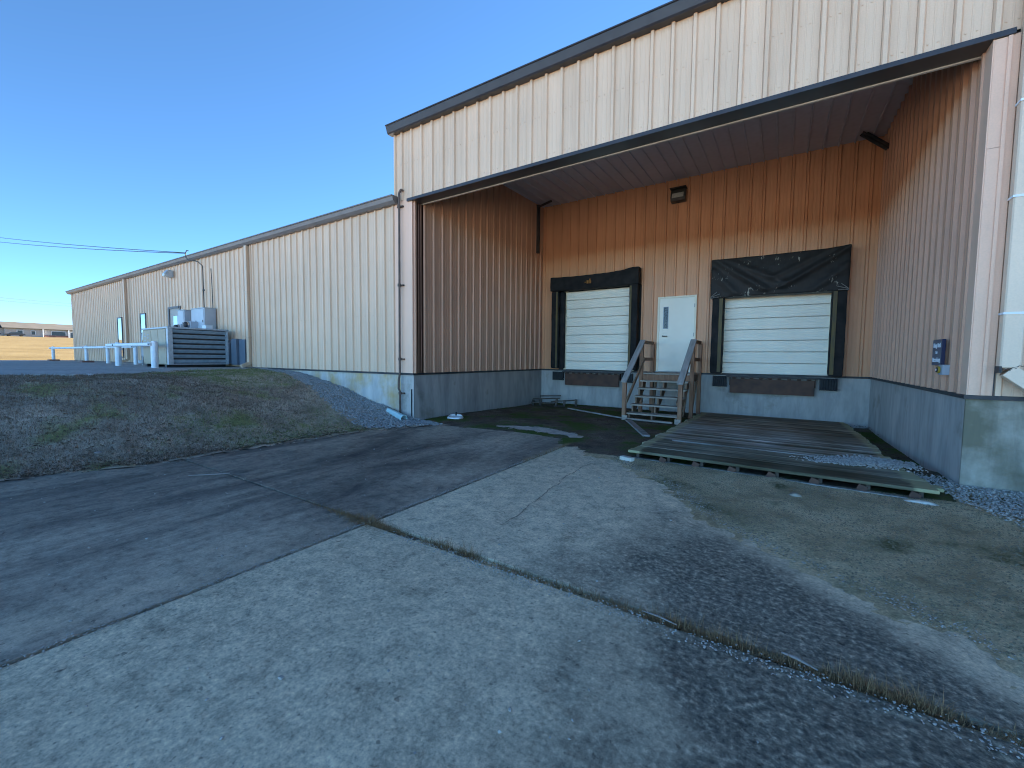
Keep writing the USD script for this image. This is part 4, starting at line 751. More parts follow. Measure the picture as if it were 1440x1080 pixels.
for s, x in ((-1, 3.72), (1, 4.99)):
    obj('post', bar((x, 3.29, -1.12), (x, 3.29, -0.17), 0.09, 0.09, up=(0, 1, 0)), 'post_wood', stt)
    obj('post', bar((x, 4.68, -1.15), (x, 4.68, 0.80), 0.09, 0.09, up=(0, 1, 0)), 'post_wood', stt)
    obj('post', bar((x, D - 0.12, -1.18), (x, D - 0.12, 0.80), 0.09, 0.09, up=(0, 1, 0)), 'post_wood', stt)
    obj('handrail', bar((x, 3.20, -0.19), (x, 4.75, 0.86), 0.14, 0.038), 'rail_wood', stt)
    obj('handrail', bar((x, 4.73, 0.82), (x, D - 0.06, 0.82), 0.04, 0.09), 'post_wood', stt)
    obj('mid_rail', bar((x - 0.06 * s, 3.27, -0.66), (x - 0.06 * s, 4.72, 0.38), 0.038, 0.085), 'stair_wood', stt)
    obj('mid_rail', bar((x, 4.70, 0.36), (x, D - 0.06, 0.36), 0.038, 0.085), 'post_wood', stt)
    obj('foot_block', bar((x - 0.03 * s, 3.27, -1.13), (x - 0.03 * s, 3.27, -0.99), 0.13, 0.10, up=(0, 1, 0)), 'tread_wood', stt)
for x, yy in ((3.98, 4.9), (4.75, 5.0), (4.90, 5.3)): obj('brace', bar((x, yy, -1.16), (x + 0.1, yy - 0.1, -0.22), 0.04, 0.09, up=(0, 1, 0)), 'stair_wood', stt)

# ------------------------------------------------------------------ wooden ramp of loose boards
rp = thing('wooden_ramp', 'low ramp of weathered green grey boards before the right dock door', 'ramp', (6.66, 2.5, -1.05))
def deck_z(y): return -0.955 - 0.15 * np.clip((y + 0.75) / 6.6, 0, 1)
y = -0.70; k = 0
while y < D - 0.16:
    z = deck_z(y) + rng.normal(0, 0.0022); skew = -0.085 * (1 - (y + 0.7) / 6.6)
    xa, xb = 5.09 + 0.02 * math.sin(k) + rng.normal(0, 0.018), 8.19 + 0.07 * (y < 0.1) + rng.normal(0, 0.018)
    if k == 1: xb = 8.33
    mt = 'deck_green' if y < 1.0 + 0.3 * math.sin(k * 2.1) else ('deck_blue' if y < 3.1 + 0.4 * math.sin(k * 1.7) else 'deck_brown')
    if k == 9: mt = 'deck_blue'
    if k < 3: mt = 'deck_mossy'
    w = 0.1486
    if k in (8,):
        obj('board', bar((5.10, y + 0.03, z), (5.40, y + 0.03, z), w, 0.036, c=0.006), mt, rp); obj('board', bar((6.15, y + skew * .6, z - 0.004), (xb, y + skew, z), w, 0.036, c=0.006), mt, rp)
    elif k == 20:
        obj('board', bar((xa, y + 0.03, z), (6.5, y, z), w, 0.036, c=0.006), mt, rp); obj('board', bar((6.508, y, z), (xb, y + skew, z), w, 0.036, c=0.006), mt, rp)
    else: obj('board', bar((xa, y + 0.03, z + rng.normal(0, 0.0015)), (xb, y + 0.03 + skew, z + rng.normal(0, 0.0015)), w, 0.036, c=0.006), mt, rp)
    y += 0.1495; k += 1
for x in np.arange(5.2, 8.3, 0.42):
    yf = -0.68 - 0.085 * (x - 5.1) / 3.1; obj('joist', bar((x, yf, deck_z(yf) - 0.055), (x, D - 0.1, deck_z(D) - 0.055), 0.04, 0.07), 'rotten_wood', rp)
obj('ledger_plank', bar((5.16, -0.70, -1.055), (8.02, -0.86, -1.05), 0.06, 0.03), 'grey_wood', rp)
for x in np.arange(5.55, 8.2, 0.42): obj('rust_bracket', bar((x - 0.03, -0.745 - 0.085 * (x - 5.1) / 3.1, -1.0), (x + 0.05, -0.75 - 0.085 * (x - 5.1) / 3.1, -1.03), 0.02, 0.07), 'rusty_steel', rp)

pl = thing('plank', 'grey plank lying from the foot of the stairs towards the wooden ramp', 'plank', (4.4, 1.95, -1.08)); obj('board', bar((3.92, 2.95, -1.045), (4.86, 1.05, -1.035), 0.13, 0.035), 'grey_wood', pl)
pl = thing('plank', 'thin dark strip of wood on the dirt left of the stairs', 'plank', (2.6, 3.6, -1.09)); obj('board', bar((1.75, 4.35, -1.075), (3.68, 3.22, -1.055), 0.05, 0.03), 'grey_wood', pl)
sp = thing('broken_pallet', 'broken dark pallet in the back left corner of the alcove', 'pallet', (0.8, 5.2, -1.15))
for a, b in (((0.25, 4.9, -0.93), (1.05, 5.25, -0.90)), ((0.28, 4.75, -1.03), (0.95, 5.05, -1.05)), ((0.35, 5.2, -0.86), (0.95, 5.5, -0.84)), ((0.85, 5.0, -1.0), (1.5, 5.5, -0.95)), ((1.0, 4.9, -1.11), (1.3, 5.0, -1.10))): obj('slat', bar(a, b, 0.09, 0.03), 'rotten_wood', sp)
for a, b in (((0.5, 4.95, -1.13), (0.5, 5.0, -0.9)), ((0.98, 5.1, -1.13), (1.0, 5.12, -0.88)), ((1.28, 5.05, -1.13), (1.27, 5.1, -0.93)), ((1.5, 5.45, -1.13), (1.5, 5.45, -0.92)), ((0.3, 4.85, -1.13), (0.3, 4.85, -0.95))): obj('block', bar(a, b, 0.07, 0.05), 'rotten_wood', sp)
bw = thing('broken_lamp_cover', 'broken white plastic cover on the dirt by the left alcove wall', 'plastic cover', (0.50, 0.80, -1.06))
pr = [(0.0, 0.02), (0.10, 0.022), (0.14, 0.035), (0.155, 0.06), (0.165, 0.058), (0.19, 0.012), (0.17, 0.0), (0.0, 0.0)]
m = trimesh.creation.revolve(np.array(pr), sections=36); m.apply_transform(trimesh.transformations.rotation_matrix(0.12, (1, 0.4, 0))); m.apply_translation((0.55, 0.78, -1.055)); obj('dish', m, 'plastic_white', bw, smooth=40)
m = trimesh.creation.icosphere(3, 0.07); m.vertices *= (1.2, 0.8, 0.55); m.vertices += (meshkit.fbm(m.vertices * 20, 2)[:, None] - 0.5) * 0.02; m.apply_translation((0.36, 0.92, -1.02)); obj('fragment', m, 'plastic_white', bw, smooth=True)
obj('stub', tube([(0.47, 0.9, -1.04), (0.47, 0.91, -0.93)], 0.022, 8), 'black_rubber', bw)

def stone(label, c, s, seed, mt='stone_pale', name='stone', cat='stone'):
    m = trimesh.creation.icosphere(3, 1.0); v = np.array(m.vertices); v *= (0.85 + 0.35 * meshkit.fbm(v * 1.6 + seed, 3, seed))[:, None]; v = v * s + c
    obj(name, (v, m.faces), mt, label=label, cat=cat, smooth=True)
stone('flat cream stone under the front right corner of the wooden ramp', (8.10, -0.97, -1.05), (0.13, 0.045, 0.03), 1)
stone('rounded grey stone on the dirt before the middle of the ramp', (7.05, -1.42, -1.045), (0.055, 0.045, 0.03), 2, 'stone_grey')
o = obj('wood_block', bar((5.02, -0.86, -1.035), (5.20, -0.92, -1.035), 0.085, 0.06), 'stone_pale', label='pale sawn block at the front left corner of the wooden ramp', cat='wood block')
def stick(label, pts, r, mt='stick_bark'):
    o = obj('stick', tube(pts, r, 7), mt, label=label, cat='stick', smooth=40)
stick('stripped pale stick lying in the joint near the lower right', [(6.93, -4.275, GZ + 0.02), (6.99, -4.29, GZ + 0.024), (7.07, -4.315, GZ + 0.016)], [0.004, 0.008, 0.004])
stick('long pale stick lying in the joint at the middle of the foreground', [(6.27, -4.30, GZ + 0.012), (6.36, -4.31, GZ + 0.018), (6.46, -4.325, GZ + 0.012)], [0.003, 0.006, 0.003])
stick('thin twig on the dark left slab', [(1.05, -4.6, GZ + 0.01), (1.25, -4.42, GZ + 0.014), (1.33, -4.28, GZ + 0.01)], 0.006)
stone('crumpled white paper at the top of the bank on the left', (-4.0, -4.35, -0.04), (0.09, 0.07, 0.03), 8, 'plastic_white', 'paper_scrap', 'litter')
stone('small white scrap of litter at the top of the bank before the air unit', (-4.9, -2.35, -0.06), (0.07, 0.035, 0.016), 9, 'plastic_white', 'paper_scrap', 'litter')
stone('flat tan scrap of cardboard low on the bank at the left edge', (-0.62, -5.0, -0.93), (0.05, 0.035, 0.012), 10, 'stick_bark', 'cardboard_scrap', 'litter')

# ------------------------------------------------------------------ air unit, cabinets, rails, wires
ac = thing('air_unit', 'large air handling unit with blue grey louvres on the car park', 'air unit', (-9.0, -1.0, 0))
X0, Y1, Y2, ZB, ZT = -8.0, -1.82, -0.28, 0.07, 1.15
obj('cabinet', cbox(-10.0, X0 - 0.13, Y1, Y2, ZB, ZT - 0.03, 0.01), 'unit_panel', ac, label='tan sheet metal cabinet')
obj('top_cover', cbox(-10.03, X0 + 0.02, Y1 - 0.03, Y2 + 0.03, ZT - 0.03, ZT + 0.02, 0.008), 'galvanised', ac)
mb = MB(); mb.box(X0 - 0.13, X0, Y1 - 0.012, Y1 + 0.10, ZB, ZT - 0.03); mb.box(X0 - 0.13, X0, Y2 - 0.03, Y2 + 0.01, ZB, ZT - 0.03); mb.box(X0 - 0.13, X0, Y1 + 0.1, Y2 - 0.03, ZB, ZB + 0.03); obj('louvre_frame', mb.get(), 'galvanised', ac)
for k in range(7):
    z = ZB + 0.10 + k * 0.147; obj('louvre_slat', bar((X0 - 0.055, Y1 + 0.1, z), (X0 - 0.055, Y2 - 0.03, z), 0.125, 0.012, up=(-0.72, 0, 0.69)), 'slat_steel', ac)
obj('louvre_back', box(X0 - 0.128, X0 - 0.122, Y1 + 0.1, Y2 - 0.03, ZB, ZT - 0.03), 'dark_steel', ac)
for a, b in ((-9.97, -9.3), (-9.27, -8.75), (-8.72, -8.16)): obj('access_panel', cbox(a, b, Y1 - 0.018, Y1 - 0.001, ZB + 0.04, ZT - 0.06, 0.005), 'unit_panel', ac)
mb = MB()
for x, z, w in ((-9.85, 0.98, .12), (-9.85, 0.90, .2), (-9.85, 0.78, .16), (-9.55, 0.95, .1), (-9.6, 0.85, .14), (-9.6, 0.75, .12)): mb.box(x, x + w, Y1 - 0.022, Y1 - 0.0185, z, z + 0.035)
obj('data_plate', mb.get(), 'grey_plastic', ac)
mb = MB(); mb.box(-9.9, -9.75, Y1, Y2, -0.02, ZB - 0.002); mb.box(X0 - 0.35, X0 - 0.2, Y1, Y2, -0.02, ZB - 0.002); obj('skid', mb.get(), 'dark_steel', ac)
obj('duct', trimesh.convex.convex_hull(np.array([(x, yy, z) for x in (-9.2, X0 - 0.02) for yy, z in ((Y2 + 0.012, 0.09), (Y2 + 0.012, 0.72), (-0.05, 0.86), (-0.05, 0.09))])), 'duct_blue', ac, label='blue grey duct from the unit into the wall')
db = thing('wall_duct_box', 'narrow dark blue box on the wall beside the near downspout', 'duct box', (-7.6, 0, 0.1)); obj('casing', cbox(-7.95, -7.62, -0.22, -0.04, 0.06, 0.88, 0.006), 'duct_blue', db); obj('cover', cbox(-7.60, -7.24, -0.14, -0.04, 0.04, 0.86, 0.006), 'duct_blue', db)
gm = thing('gas_meter', 'grey gas meter with riser pipes beside the air unit', 'gas meter', (-10.6, -1.5, 0))
obj('body', cbox(-10.62, -10.32, -1.72, -1.48, 0.28, 0.62, 0.04), 'grey_plastic', gm)
mb = MB(); mb.tube([(-10.9, -1.6, 0), (-10.9, -1.6, 1.05), (-10.75, -1.6, 1.08), (-10.6, -1.6, 1.0), (-10.6, -1.6, 0.6)], 0.02, 8); mb.tube([(-10.36, -1.6, 0.6), (-10.36, -1.6, 0.75), (-10.2, -1.6, 0.78), (-10.12, -1.6, 0.7), (-10.12, -1.6, 0.0)], 0.02, 8); obj('riser', mb.get(), 'cabinet_grey', gm)
obj('regulator', trimesh.creation.cylinder(0.10, 0.10, transform=trimesh.transformations.translation_matrix((-10.9, -1.62, 0.12))), 'cabinet_grey', gm)
def cabinet(x0, x1, d, z0, z1, label):
    c = thing('electrical_cabinet', label, 'electrical cabinet', ((x0 + x1) / 2, 0, z0)); obj('box', cbox(x0, x1, -d, -0.036, z0, z1, 0.008), 'cabinet_grey', c)
    obj('door', cbox(x0 + 0.03, x1 - 0.03, -d - 0.016, -d - 0.001, z0 + 0.03, z1 - 0.04, 0.005), 'cabinet_grey', c); obj('lid', box(x0 - 0.015, x1 + 0.015, -d - 0.03, -0.036, z1 + 0.001, z1 + 0.018), 'galvanised', c)
    obj('latch', box(x1 - 0.1, x1 - 0.07, -d - 0.03, -d - 0.017, (z0 + z1) / 2 - 0.04, (z0 + z1) / 2 + 0.04), 'dark_steel', c)
cabinet(-11.4, -10.85, 0.42, 1.0, 1.93, 'deep grey electrical cabinet leftmost on the wall above the air unit')
cabinet(-10.6, -10.1, 0.30, 1.05, 1.95, 'middle grey electrical cabinet on the wall above the air unit')
cabinet(-9.98, -9.36, 0.38, 1.05, 1.93, 'grey electrical cabinet rightmost on the wall above the air unit')
def meter(x, yy, z, label):
    m_ = thing('electric_meter', label, 'electric meter', (x, yy, z)); obj('socket', cbox(x - 0.12, x + 0.12, yy, -0.36, z - 0.1, z + 0.14, 0.01), 'cabinet_grey', m_)
    obj('ring', tube([(x, yy - 0.01, z + 0.03), (x, yy - 0.06, z + 0.03)], 0.10, 18), 'steel_bright', m_); obj('dome', tube([(x, yy - 0.06, z + 0.03), (x, yy - 0.12, z + 0.03), (x, yy - 0.15, z + 0.03)], [0.09, 0.085, 0.05], 18), 'dark_steel', m_, smooth=40)
meter(-10.75, -0.62, 1.28, 'round electric meter on the left above the air unit')
meter(-9.95, -0.62, 1.34, 'round electric meter on the right above the air unit')
jb = thing('junction_box', 'small white box on top of the right corner of the air unit', 'junction box', (-8.9, -0.4, 1.17)); obj('case', cbox(-9.0, -8.72, -0.6, -0.4, 1.172, 1.31, 0.01), 'rail_white', jb); obj('lid', cbox(-9.01, -8.71, -0.61, -0.39, 1.311, 1.325, 0.004), 'rail_white', jb)
cd = thing('service_conduit', 'dark service conduit with a weatherhead hook rising to the eaves', 'conduit', (-10.2, 0, 1.9))
hook = [(-10.19, -0.06, 1.94), (-10.2, -0.06, 2.9), (-10.2, -0.06, 3.45), (-10.24, -0.18, 3.58), (-10.4, -0.27, 3.62), (-10.7, -0.29, 3.66), (-10.92, -0.28, 3.78), (-10.96, -0.28, 3.92), (-10.88, -0.27, 4.02), (-10.76, -0.26, 4.0)]
obj('pipe', tube(hook, 0.016, 8), 'dark_steel', cd, smooth=50); obj('bracket', box(-10.25, -10.14, -0.07, -0.03, 2.6, 2.64), 'dark_steel', cd)
cd = thing('service_conduit', 'plain thin conduit right of the hooked service conduit', 'conduit', (-9.56, 0, 1.9)); obj('pipe', tube([(-9.55, -0.05, 1.94), (-9.56, -0.05, 2.7), (-9.59, -0.05, 3.3)], 0.013, 8), 'dark_steel', cd)
def guard(posts, y, zr, rr, rp_, label, over=0.3):
    g = thing('guard_rail', label, 'guard rail', (float(np.mean(posts)), y, 0))
    for x in posts:
        p = obj('post', tube([(x, y, -0.06), (x, y, zr + 0.05), (x, y, zr + 0.09)], [rp_, rp_, rp_ * 0.6], 16), 'rail_white', g, smooth=40)
    obj('rail', tube([(min(posts) - over, y - rp_ * 0.9, zr), (max(posts) + 0.05, y - rp_ * 0.9, zr)], rr, 14), 'rail_white', g, smooth=40)
    for x in posts: obj('bolt', tube([(x, y - rp_ * 0.9 - rr - 0.012, zr), (x, y - rp_ * 0.9 - rr + 0.01, zr)], 0.025, 8), 'dark_steel', g)
    return g
guard([-10.9, -7.85], -2.2, 0.645, 0.052, 0.082, 'short white pipe guard rail directly before the air unit', 0.75)
g = guard([-25.2, -19.2, -16.2, -13.0], -1.2, 0.64, 0.045, 0.065, 'long white pipe guard rail on four posts along the far wing', 0.35)
for x in (-25.2, -19.2): obj('footing', cbox(x - 0.2, x + 0.2, -1.4, -1.0, -0.04, 0.06, 0.02), 'brick_red', g)

def sag(a, b, s, n=24):
    t = np.linspace(0, 1, n)[:, None]; p = np.asarray(a) * (1 - t) + np.asarray(b) * t; p[:, 2] -= (4 * s * t * (1 - t))[:, 0]; return p
for a, b, s, lab in (((-10.96, -0.28, 3.95), (-44.13, -3.06, 9.18), 0.16, 'upper service wire running left from the weatherhead'), ((-10.96, -0.28, 3.93), (-44.12, -3.2, 8.8), 0.18, 'lower service wire running left from the weatherhead')):
    obj('power_line', tube(sag(a, b, s), 0.013, 5), 'wire_black', label=lab, cat='power line', group='overhead power lines')
for a, b, lab in (((-94.8, 0.1, 9.05), (-135.2, 33.9, 12.6), 'upper of the two distant wires passing behind the far end of the wing'), ((-94.8, 0.1, 8.6), (-135.2, 33.9, 12.0), 'lower of the two distant wires passing behind the far end of the wing')):
    obj('power_line', tube(sag(a, b, 0.3), 0.035, 5), 'wire_black', label=lab, cat='power line', group='overhead power lines')

# ------------------------------------------------------------------ far house and cars
hs = thing('far_house', 'low long house with a brown roof on top of the sunlit field', 'house', (-220, 35, 6.2))
def gable(x0, x1, y0, y1, ze, zr, over=0.7):
    xm = (x0 + x1) / 2
    m = trimesh.creation.extrude_polygon(Polygon([(x0 - over, ze - 0.2), (xm, zr), (x1 + over, ze - 0.2), (x1 + over, ze - 0.35), (x0 - over, ze - 0.35)]), y1 - y0, engine='earcut'); v = np.array(m.vertices)
    return np.stack([v[:, 0], v[:, 2] + y0, v[:, 1]], 1), np.array(m.faces)
obj('wall', box(-228, -216, 20, 75, 5.2, 9.0), 'house_wall', hs); obj('roof', gable(-228, -216, 19.4, 76, 9.3, 11.4), 'house_roof', hs)
obj('wall', box(-226, -217, -6, 20, 5.2, 9.0), 'house_wall', hs); obj('roof', gable(-226, -217, -7, 19.4, 9.25, 10.7), 'house_roof', hs)
for y0, y1, z0, z1 in ((30.9, 34.4, 7.0, 8.3), (35.6, 37.0, 6.2, 8.2), (22.8, 24.0, 6.9, 8.3), (26.0, 26.9, 7.0, 8.2), (17, 18.6, 7.0, 8.4)):
    w = obj('window', box(-216.0 if y0 > 20 else -217.0, -215.9 if y0 > 20 else -216.9, y0, y1, z0, z1), 'window_dark', hs); mb = MB(); xw = -215.9 if y0 > 20 else -216.9; mb.box(xw, xw + 0.06, y0 - 0.15, y0, z0, z1); mb.box(xw, xw + 0.06, y1, y1 + 0.15, z0, z1); mb.box(xw, xw + 0.06, y0 - .15, y1 + .15, z1, z1 + 0.15); obj('frame', mb.get(), 'rail_white', w)
for y0 in (28.6, 35.0): obj('porch_post', box(-215.4, -215.15, y0, y0 + 0.25, 5.6, 9.0), 'rail_white', hs)
obj('brick_plinth', box(-215.99, -215.7, 29.0, 35.2, 5.6, 6.9), 'brick_red', hs)
def car(x, y, z, label, s=1.0):
    c = thing('parked_car', label, 'car', (x, y, z), 90)
    prof = [(-2.1, 0.35), (-2.15, 0.75), (-1.3, 0.92), (-0.75, 1.42), (0.7, 1.45), (1.45, 0.98), (2.1, 0.9), (2.2, 0.4)]
    m = trimesh.creation.extrude_polygon(Polygon(prof), 1.7, engine='earcut'); v = np.array(m.vertices); obj('body', (np.stack([v[:, 0], v[:, 2] - 0.85, v[:, 1]], 1), m.faces), 'car_dark', c, local=True)
    m = trimesh.creation.extrude_polygon(Polygon([(-1.2, 0.94), (-0.72, 1.36), (0.65, 1.38), (1.25, 1.0)]), 1.74, engine='earcut'); v = np.array(m.vertices); obj('window', (np.stack([v[:, 0], v[:, 2] - 0.87, v[:, 1]], 1), m.faces), 'window_dark', c, local=True)
    for wx in (-1.35, 1.35):
        for wy in (-0.8, 0.8): obj('wheel', tube([(wx, wy - 0.1, 0.33), (wx, wy + 0.1, 0.33)], 0.33, 14), 'tyre', c, local=True)
car(-207.6, 16.0, ground_z(np.array(-207.6), np.array(16.0)) * 1.0, 'dark car parked before the left part of the far house')
car(-206.5, 21.0, ground_z(np.array(-206.5), np.array(21.0)) * 1.0, 'dark car parked nearest the gable of the far house')

# ------------------------------------------------------------------ gravel, grass, leaves
ICO = trimesh.creation.icosphere(0, 1.0); IV, IF = np.array(ICO.vertices), np.array(ICO.faces)
OCT = np.array([[1, 0, 0], [-1, 0, 0], [0, 1, 0], [0, -1, 0], [0, 0, 1], [0, 0, -1.0]]); OF = np.array([[0, 2, 4], [2, 1, 4], [1, 3, 4], [3, 0, 4], [2, 0, 5], [1, 2, 5], [3, 1, 5], [0, 3, 5]])
def pebbles(P, smin, smax, V=IV, F=IF, flat=0.65):
    n = len(P); s = rng.uniform(smin, smax, (n, 1)); q = V[None] * (1 + rng.uniform(-0.3, 0.3, (n, len(V), 1))); q = q * np.stack([np.ones(n), rng.uniform(0.6, 1, n), rng.uniform(flat * 0.7, flat, n)], 1)[:, None]
    a = rng.uniform(0, 2 * np.pi, n); t = rng.uniform(-0.6, 0.6, n); ca, sa, ct, st = np.cos(a)[:, None], np.sin(a)[:, None], np.cos(t)[:, None], np.sin(t)[:, None]
    x, y, z = q[..., 0], q[..., 1], q[..., 2]; y, z = y * ct - z * st, y * st + z * ct; x, y = x * ca - y * sa, x * sa + y * ca
    v = np.stack([x, y, z], -1) * s[:, None] + P[:, None]; f = F[None] + (np.arange(n) * len(V))[:, None, None]
    return v.reshape(-1, 3), f.reshape(-1, 3)
# left strip of gravel along the long wing
n = 15000; gxs = rng.uniform(-6.6, 1.0, n); t = rng.random(n)
wid = np.interp(gxs, [-6.6, -6.0, -4.5, -2.6, -0.9, 0.1, 0.5, 1.0], [0.12, 0.25, 0.45, 0.78, 1.2, 1.35, 0.9, 0.15]); gys = -t * wid - 0.01
keep = (rng.random(n) < np.where(t > 0.8, (1 - t) * 4, 1.0) * wid / 1.2) & (gxs < np.interp(gys, EY, EX) + 0.02)
gxs, gys = gxs[keep], gys[keep]
obj('gravel', pebbles(np.stack([gxs, gys, lawn_z(gxs, gys) + rng.uniform(0.0, 0.022, len(gxs))], 1), 0.014, 0.032), 'gravel_stone', label='grey crushed stone strip sloping along the base of the long wing', cat='gravel', kind='stuff')
# right gravel by the mossy base and on the ramp
n = 46000; gx_, gy_ = rng.uniform(8.2, 12.0, n), rng.uniform(-3.2, 0.9, n)
inside = Polygon([(8.22, 0.42), (8.6, 0.26), (8.61, 0.02), (12, -0.02), (12, -3.0), (9.6, -2.6), (8.8, -1.6), (8.5, -0.8), (8.42, -0.2), (8.2, 0.15)])
keep = shapely.contains(inside.buffer(0.06), shapely.points(gx_, gy_)) & (rng.random(n) < 0.25 + 0.75 * smoothstep(-0.15, 0.25, shapely.distance(inside.exterior, shapely.points(gx_, gy_))) + 0.3 * (gx_ > 8.7))
gx_, gy_ = gx_[keep], gy_[keep]
obj('gravel', pebbles(np.stack([gx_, gy_, dirt_h(gx_, gy_) + rng.uniform(0.0, 0.03, len(gx_)) + 0.008], 1), 0.006, 0.019, OCT, OF), 'gravel_stone_pale', label='pale crushed stone at the foot of the mossy base on the right', cat='gravel', kind='stuff')
n = 3600; c = rng.normal(0, 1, (n, 2)); gx_, gy_ = 7.85 + c[:, 0] * 0.26, 0.40 + c[:, 1] * 0.17 + 0.1 * c[:, 0]
keep = (gx_ < 8.4) & (gx_ > 7.0) & (gy_ > 0.0) & (gy_ < 0.8); gx_, gy_ = gx_[keep], gy_[keep]
obj('gravel', pebbles(np.stack([gx_, gy_, deck_z(gy_) + 0.024 + rng.uniform(0, 0.035, len(gx_)) * np.exp(-((gx_ - 7.9) / .35) ** 2)], 1), 0.006, 0.017), 'gravel_stone_pale', label='pale crushed stone spilled across the right side of the wooden ramp', cat='gravel', kind='stuff')
# loose grit over the yard, along the joints and the dirt edge
P = []
for _ in range(420): P.append((rng.uniform(-0.2, 9), rng.uniform(-6.3, 0), 0))
for _ in range(1500):
    x = rng.uniform(4.2, 9.5); P.append((x, -4.36 + rng.normal(0, 0.035) - 0.02, 0))
for _ in range(1500):
    yv = rng.uniform(-7, -0.6); P.append((3.94 + rng.normal(0, 0.02), yv, 0))
edge = LineString(list(alcove.exterior.coords)[8:16])
G = []
for _ in range(3600):
    p_ = edge.interpolate(rng.uniform(0, edge.length)); d_ = abs(rng.normal(0, 0.34)); P.append((p_.x + d_ * 0.7 + rng.normal(0, .04) - 0.02, p_.y + d_ * 0.6 + rng.normal(0, .04) - 0.02, 0.008))
for _ in range(26000): G.append((rng.uniform(4.9, 9.9), rng.uniform(-5.0, -0.7)))
G = np.array(G); G = G[shapely.contains(alcove, shapely.points(G))]
obj('loose_grit', pebbles(np.c_[G, dirt_h2(G[:, 0], G[:, 1]) + 0.002], 0.004, 0.011, OCT, OF), 'grit_tan', label='tan and grey grit lying on the dirt before the wooden ramp', cat='grit', kind='stuff')
white = np.c_[rng.uniform(-0.3, 6.5, 110), rng.uniform(-6.2, -0.5, 110), np.full(110, GZ + 0.008)]
obj('loose_pebbles', pebbles(white, 0.005, 0.013), 'gravel_stone_pale', label='white pebbles dotted over the concrete slabs', cat='pebbles', kind='stuff')
P = np.array(P); P[:, 2] += GZ + 0.008
obj('loose_grit', pebbles(P, 0.0025, 0.0085, OCT, OF), 'gravel_stone_pale', label='loose grit scattered over the concrete yard and its joints', cat='grit', kind='stuff')

def blades(P, h, w, lean=0.7, curve=True):
    """one bent blade (two triangles and a tip) per row of P"""
    n = len(P); a = rng.uniform(0, 2 * np.pi, n); L = h * rng.uniform(0.5, 1.25, n); ln = lean * np.sqrt(rng.uniform(0.02, 1, n)); d = np.stack([np.cos(a), np.sin(a), np.zeros(n)], 1); s = np.stack([-np.sin(a), np.cos(a), np.zeros(n)], 1) * (w * rng.uniform(0.6, 1.3, n))[:, None]
    mid = P + d * (L * ln * 0.4)[:, None] + np.array([0, 0, 1.0]) * (L * 0.55 * np.sqrt(1 - np.minimum(ln, .95) ** 2 * .5))[:, None]; tip = P + d * (L * ln * 1.1)[:, None] + np.array([0, 0, 1.0]) * (L * np.sqrt(np.maximum(1 - ln ** 2, 0.03)))[:, None]
    v = np.stack([P - s, P + s, mid - s * .7, mid + s * .7, tip], 1).reshape(-1, 3); f = np.array([[0, 1, 3], [0, 3, 2], [2, 3, 4]])[None] + (np.arange(n) * 5)[:, None, None]
    return v, f.reshape(-1, 3)
# bank: dormant grass, greener low and to the right
n = 85000; tt, yy = rng.uniform(0.0, 1.0, n), np.concatenate([rng.uniform(-7.5, -0.1, n)])
xx_, zz_ = lawn_xyz(tt, yy)
wid = np.interp(xx_, [-6.6, -6.0, -4.5, -2.6, -0.9, 0.1, 0.5, 1.0], [0.12, 0.25, 0.45, 0.78, 1.2, 1.35, 0.9, 0.15])
ok = (yy < -wid + 0.06 * rng.normal(size=n)) & (n3(xx_, yy, 2.3, 31) > 0.22)
green = (n3(xx_, yy, 0.8, 32) * 0.9 + 0.36 * smoothstep(-4.6, -1.8, yy) + 0.16 * smoothstep(0.6, 0.1, tt) + 0.05 * rng.normal(size=n)) > 0.74
base = np.stack([xx_, yy, zz_ - 0.004], 1)
obj('grass', blades(base[ok & ~green], 0.05, 0.0032, 0.995), 'grass_dormant', label='dormant brown turf over the left part of the bank', cat='grass', kind='stuff')
obj('grass', blades(base[ok & green], 0.045, 0.0032, 0.99), 'grass_green', label='greener turf over the right part of the bank', cat='grass', kind='stuff')
def leaves(P, s0, s1):
    n = len(P); a = rng.uniform(0, 2 * np.pi, n); s = rng.uniform(s0, s1, n); q = np.array([[-1, 0, 0], [0, -0.55, 0.25], [1.1, 0, 0.1], [0, 0.55, 0.3]])[None] * np.ones((n, 1, 1)); q[..., 2] += rng.uniform(-0.3, 0.5, (n, 4)); ca, sa = np.cos(a)[:, None], np.sin(a)[:, None]
    v = np.stack([q[..., 0] * ca - q[..., 1] * sa, q[..., 0] * sa + q[..., 1] * ca, np.abs(q[..., 2])], -1) * s[:, None, None] + P[:, None]
    return v.reshape(-1, 3), (np.array([[0, 1, 2], [0, 2, 3]])[None] + (np.arange(n) * 4)[:, None, None]).reshape(-1, 3)
n = 7500; tt = rng.uniform(0, 1, n) ** 2.2; yy = rng.uniform(-7, -0.2, n); xx_, zz_ = lawn_xyz(tt, yy)
L1 = np.stack([xx_, yy, zz_ + 0.012], 1)
n = 4200; lx, ly = rng.uniform(0.1, 5.2, n), 5.8 - 5.6 * rng.random(n) ** 1.2; k_ = dirt_h(lx, ly) > GZ - 0.2; L2 = np.stack([lx, ly, dirt_h(lx, ly) + 0.004], 1)[k_ & ~shapely.contains(island, shapely.points(lx, ly))]
n = 260; L3 = np.stack([rng.uniform(8.3, 8.6, n), rng.uniform(0.8, 5.8, n), np.full(n, -1.13)], 1)
n = 500; lx = np.interp(yy[:n], EY, EX) + rng.normal(0.03, 0.12, n); ly = yy[:n]; L4 = np.stack([lx, ly, np.full(n, GZ + 0.008)], 1)
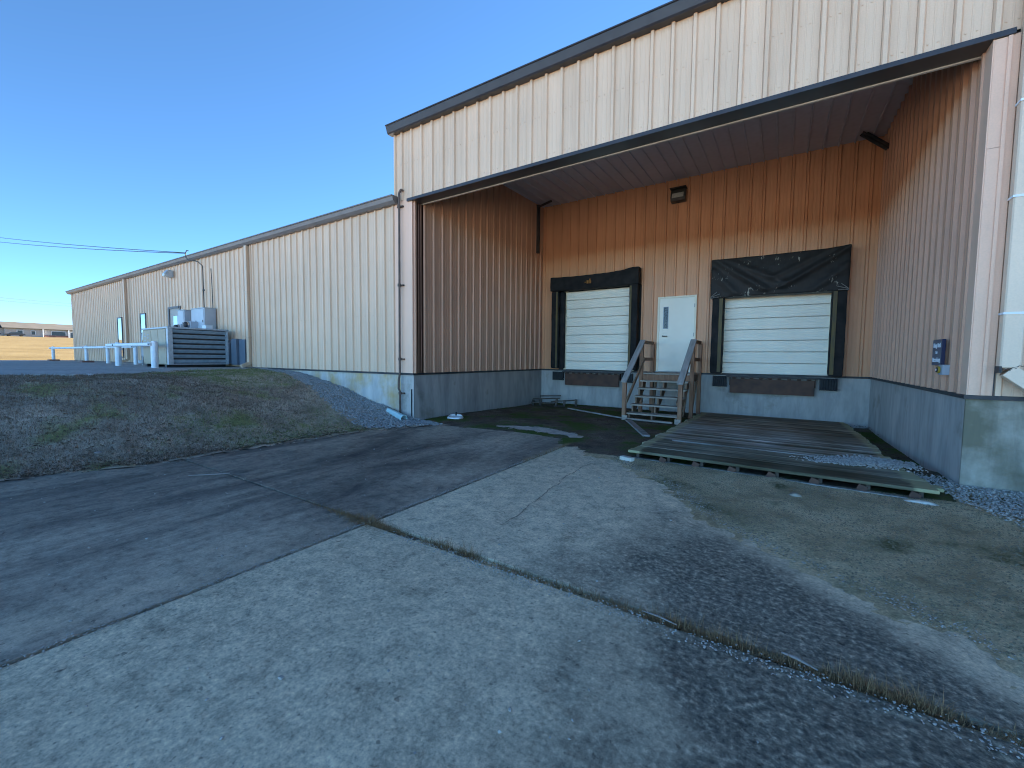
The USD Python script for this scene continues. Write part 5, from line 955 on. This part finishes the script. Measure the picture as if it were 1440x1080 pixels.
obj('fallen_leaves', leaves(np.vstack([L1, L2, L3, L4]), 0.008, 0.024), 'leaf_brown', label='brown leaf litter on the bank and the alcove floor', cat='leaves', kind='stuff')
# dry grass rooted in the joints
T_ = []
def tuft(x, y, sx, sy, n): 
    for _ in range(n): T_.append((x + rng.normal(0, sx), y + rng.normal(0, sy), GZ - 0.015))
for yv in np.arange(-1.75, -0.15, 0.07): tuft(3.95, yv, 0.02, 0.03, int(60 * (0.3 + rng.random())))
for x in np.arange(3.0, 4.6, 0.06): tuft(x, -4.32, 0.03, 0.02, int(70 * (0.25 + rng.random()) * math.exp(-((x - 3.85) / 0.45) ** 2) + 8))
tuft(3.88, -4.33, 0.12, 0.045, 1000); tuft(4.15, -4.31, 0.10, 0.03, 420); tuft(3.6, -4.32, 0.14, 0.025, 360)
for xc, wd, k_ in ((4.75, 0.10, 240), (5.02, 0.08, 200), (5.45, 0.18, 160), (5.85, 0.15, 200), (6.15, 0.12, 230), (6.45, 0.14, 320), (6.72, 0.14, 380), (7.0, 0.1, 260), (7.25, 0.1, 420), (7.42, 0.07, 300), (7.7, 0.15, 200)): tuft(xc, -4.305, wd, 0.02, k_)
T2 = []
for xc, wd, k_ in ((4.78, 0.06, 60), (5.02, 0.05, 70), (6.45, 0.08, 90), (6.72, 0.09, 110), (7.22, 0.07, 190), (7.4, 0.05, 130), (3.95, 0.06, 90)):
    for _ in range(k_): T2.append((xc + rng.normal(0, wd), -4.30 + rng.normal(0, 0.018), GZ - 0.015))
for yv in np.arange(-1.7, -0.5, 0.16):
    for _ in range(22): T2.append((3.95 + rng.normal(0, 0.02), yv + rng.normal(0, 0.03), GZ - 0.015))
g1, g2 = blades(np.array(T_), 0.05, 0.0016, 0.97), blades(np.array(T2), 0.10, 0.0013, 0.85)
obj('dry_grass', (np.vstack([g1[0], g2[0]]), np.vstack([g1[1], g2[1] + len(g1[0])])), 'grass_straw', label='dry straw coloured grass growing in the joints of the concrete', cat='dry grass', kind='stuff')
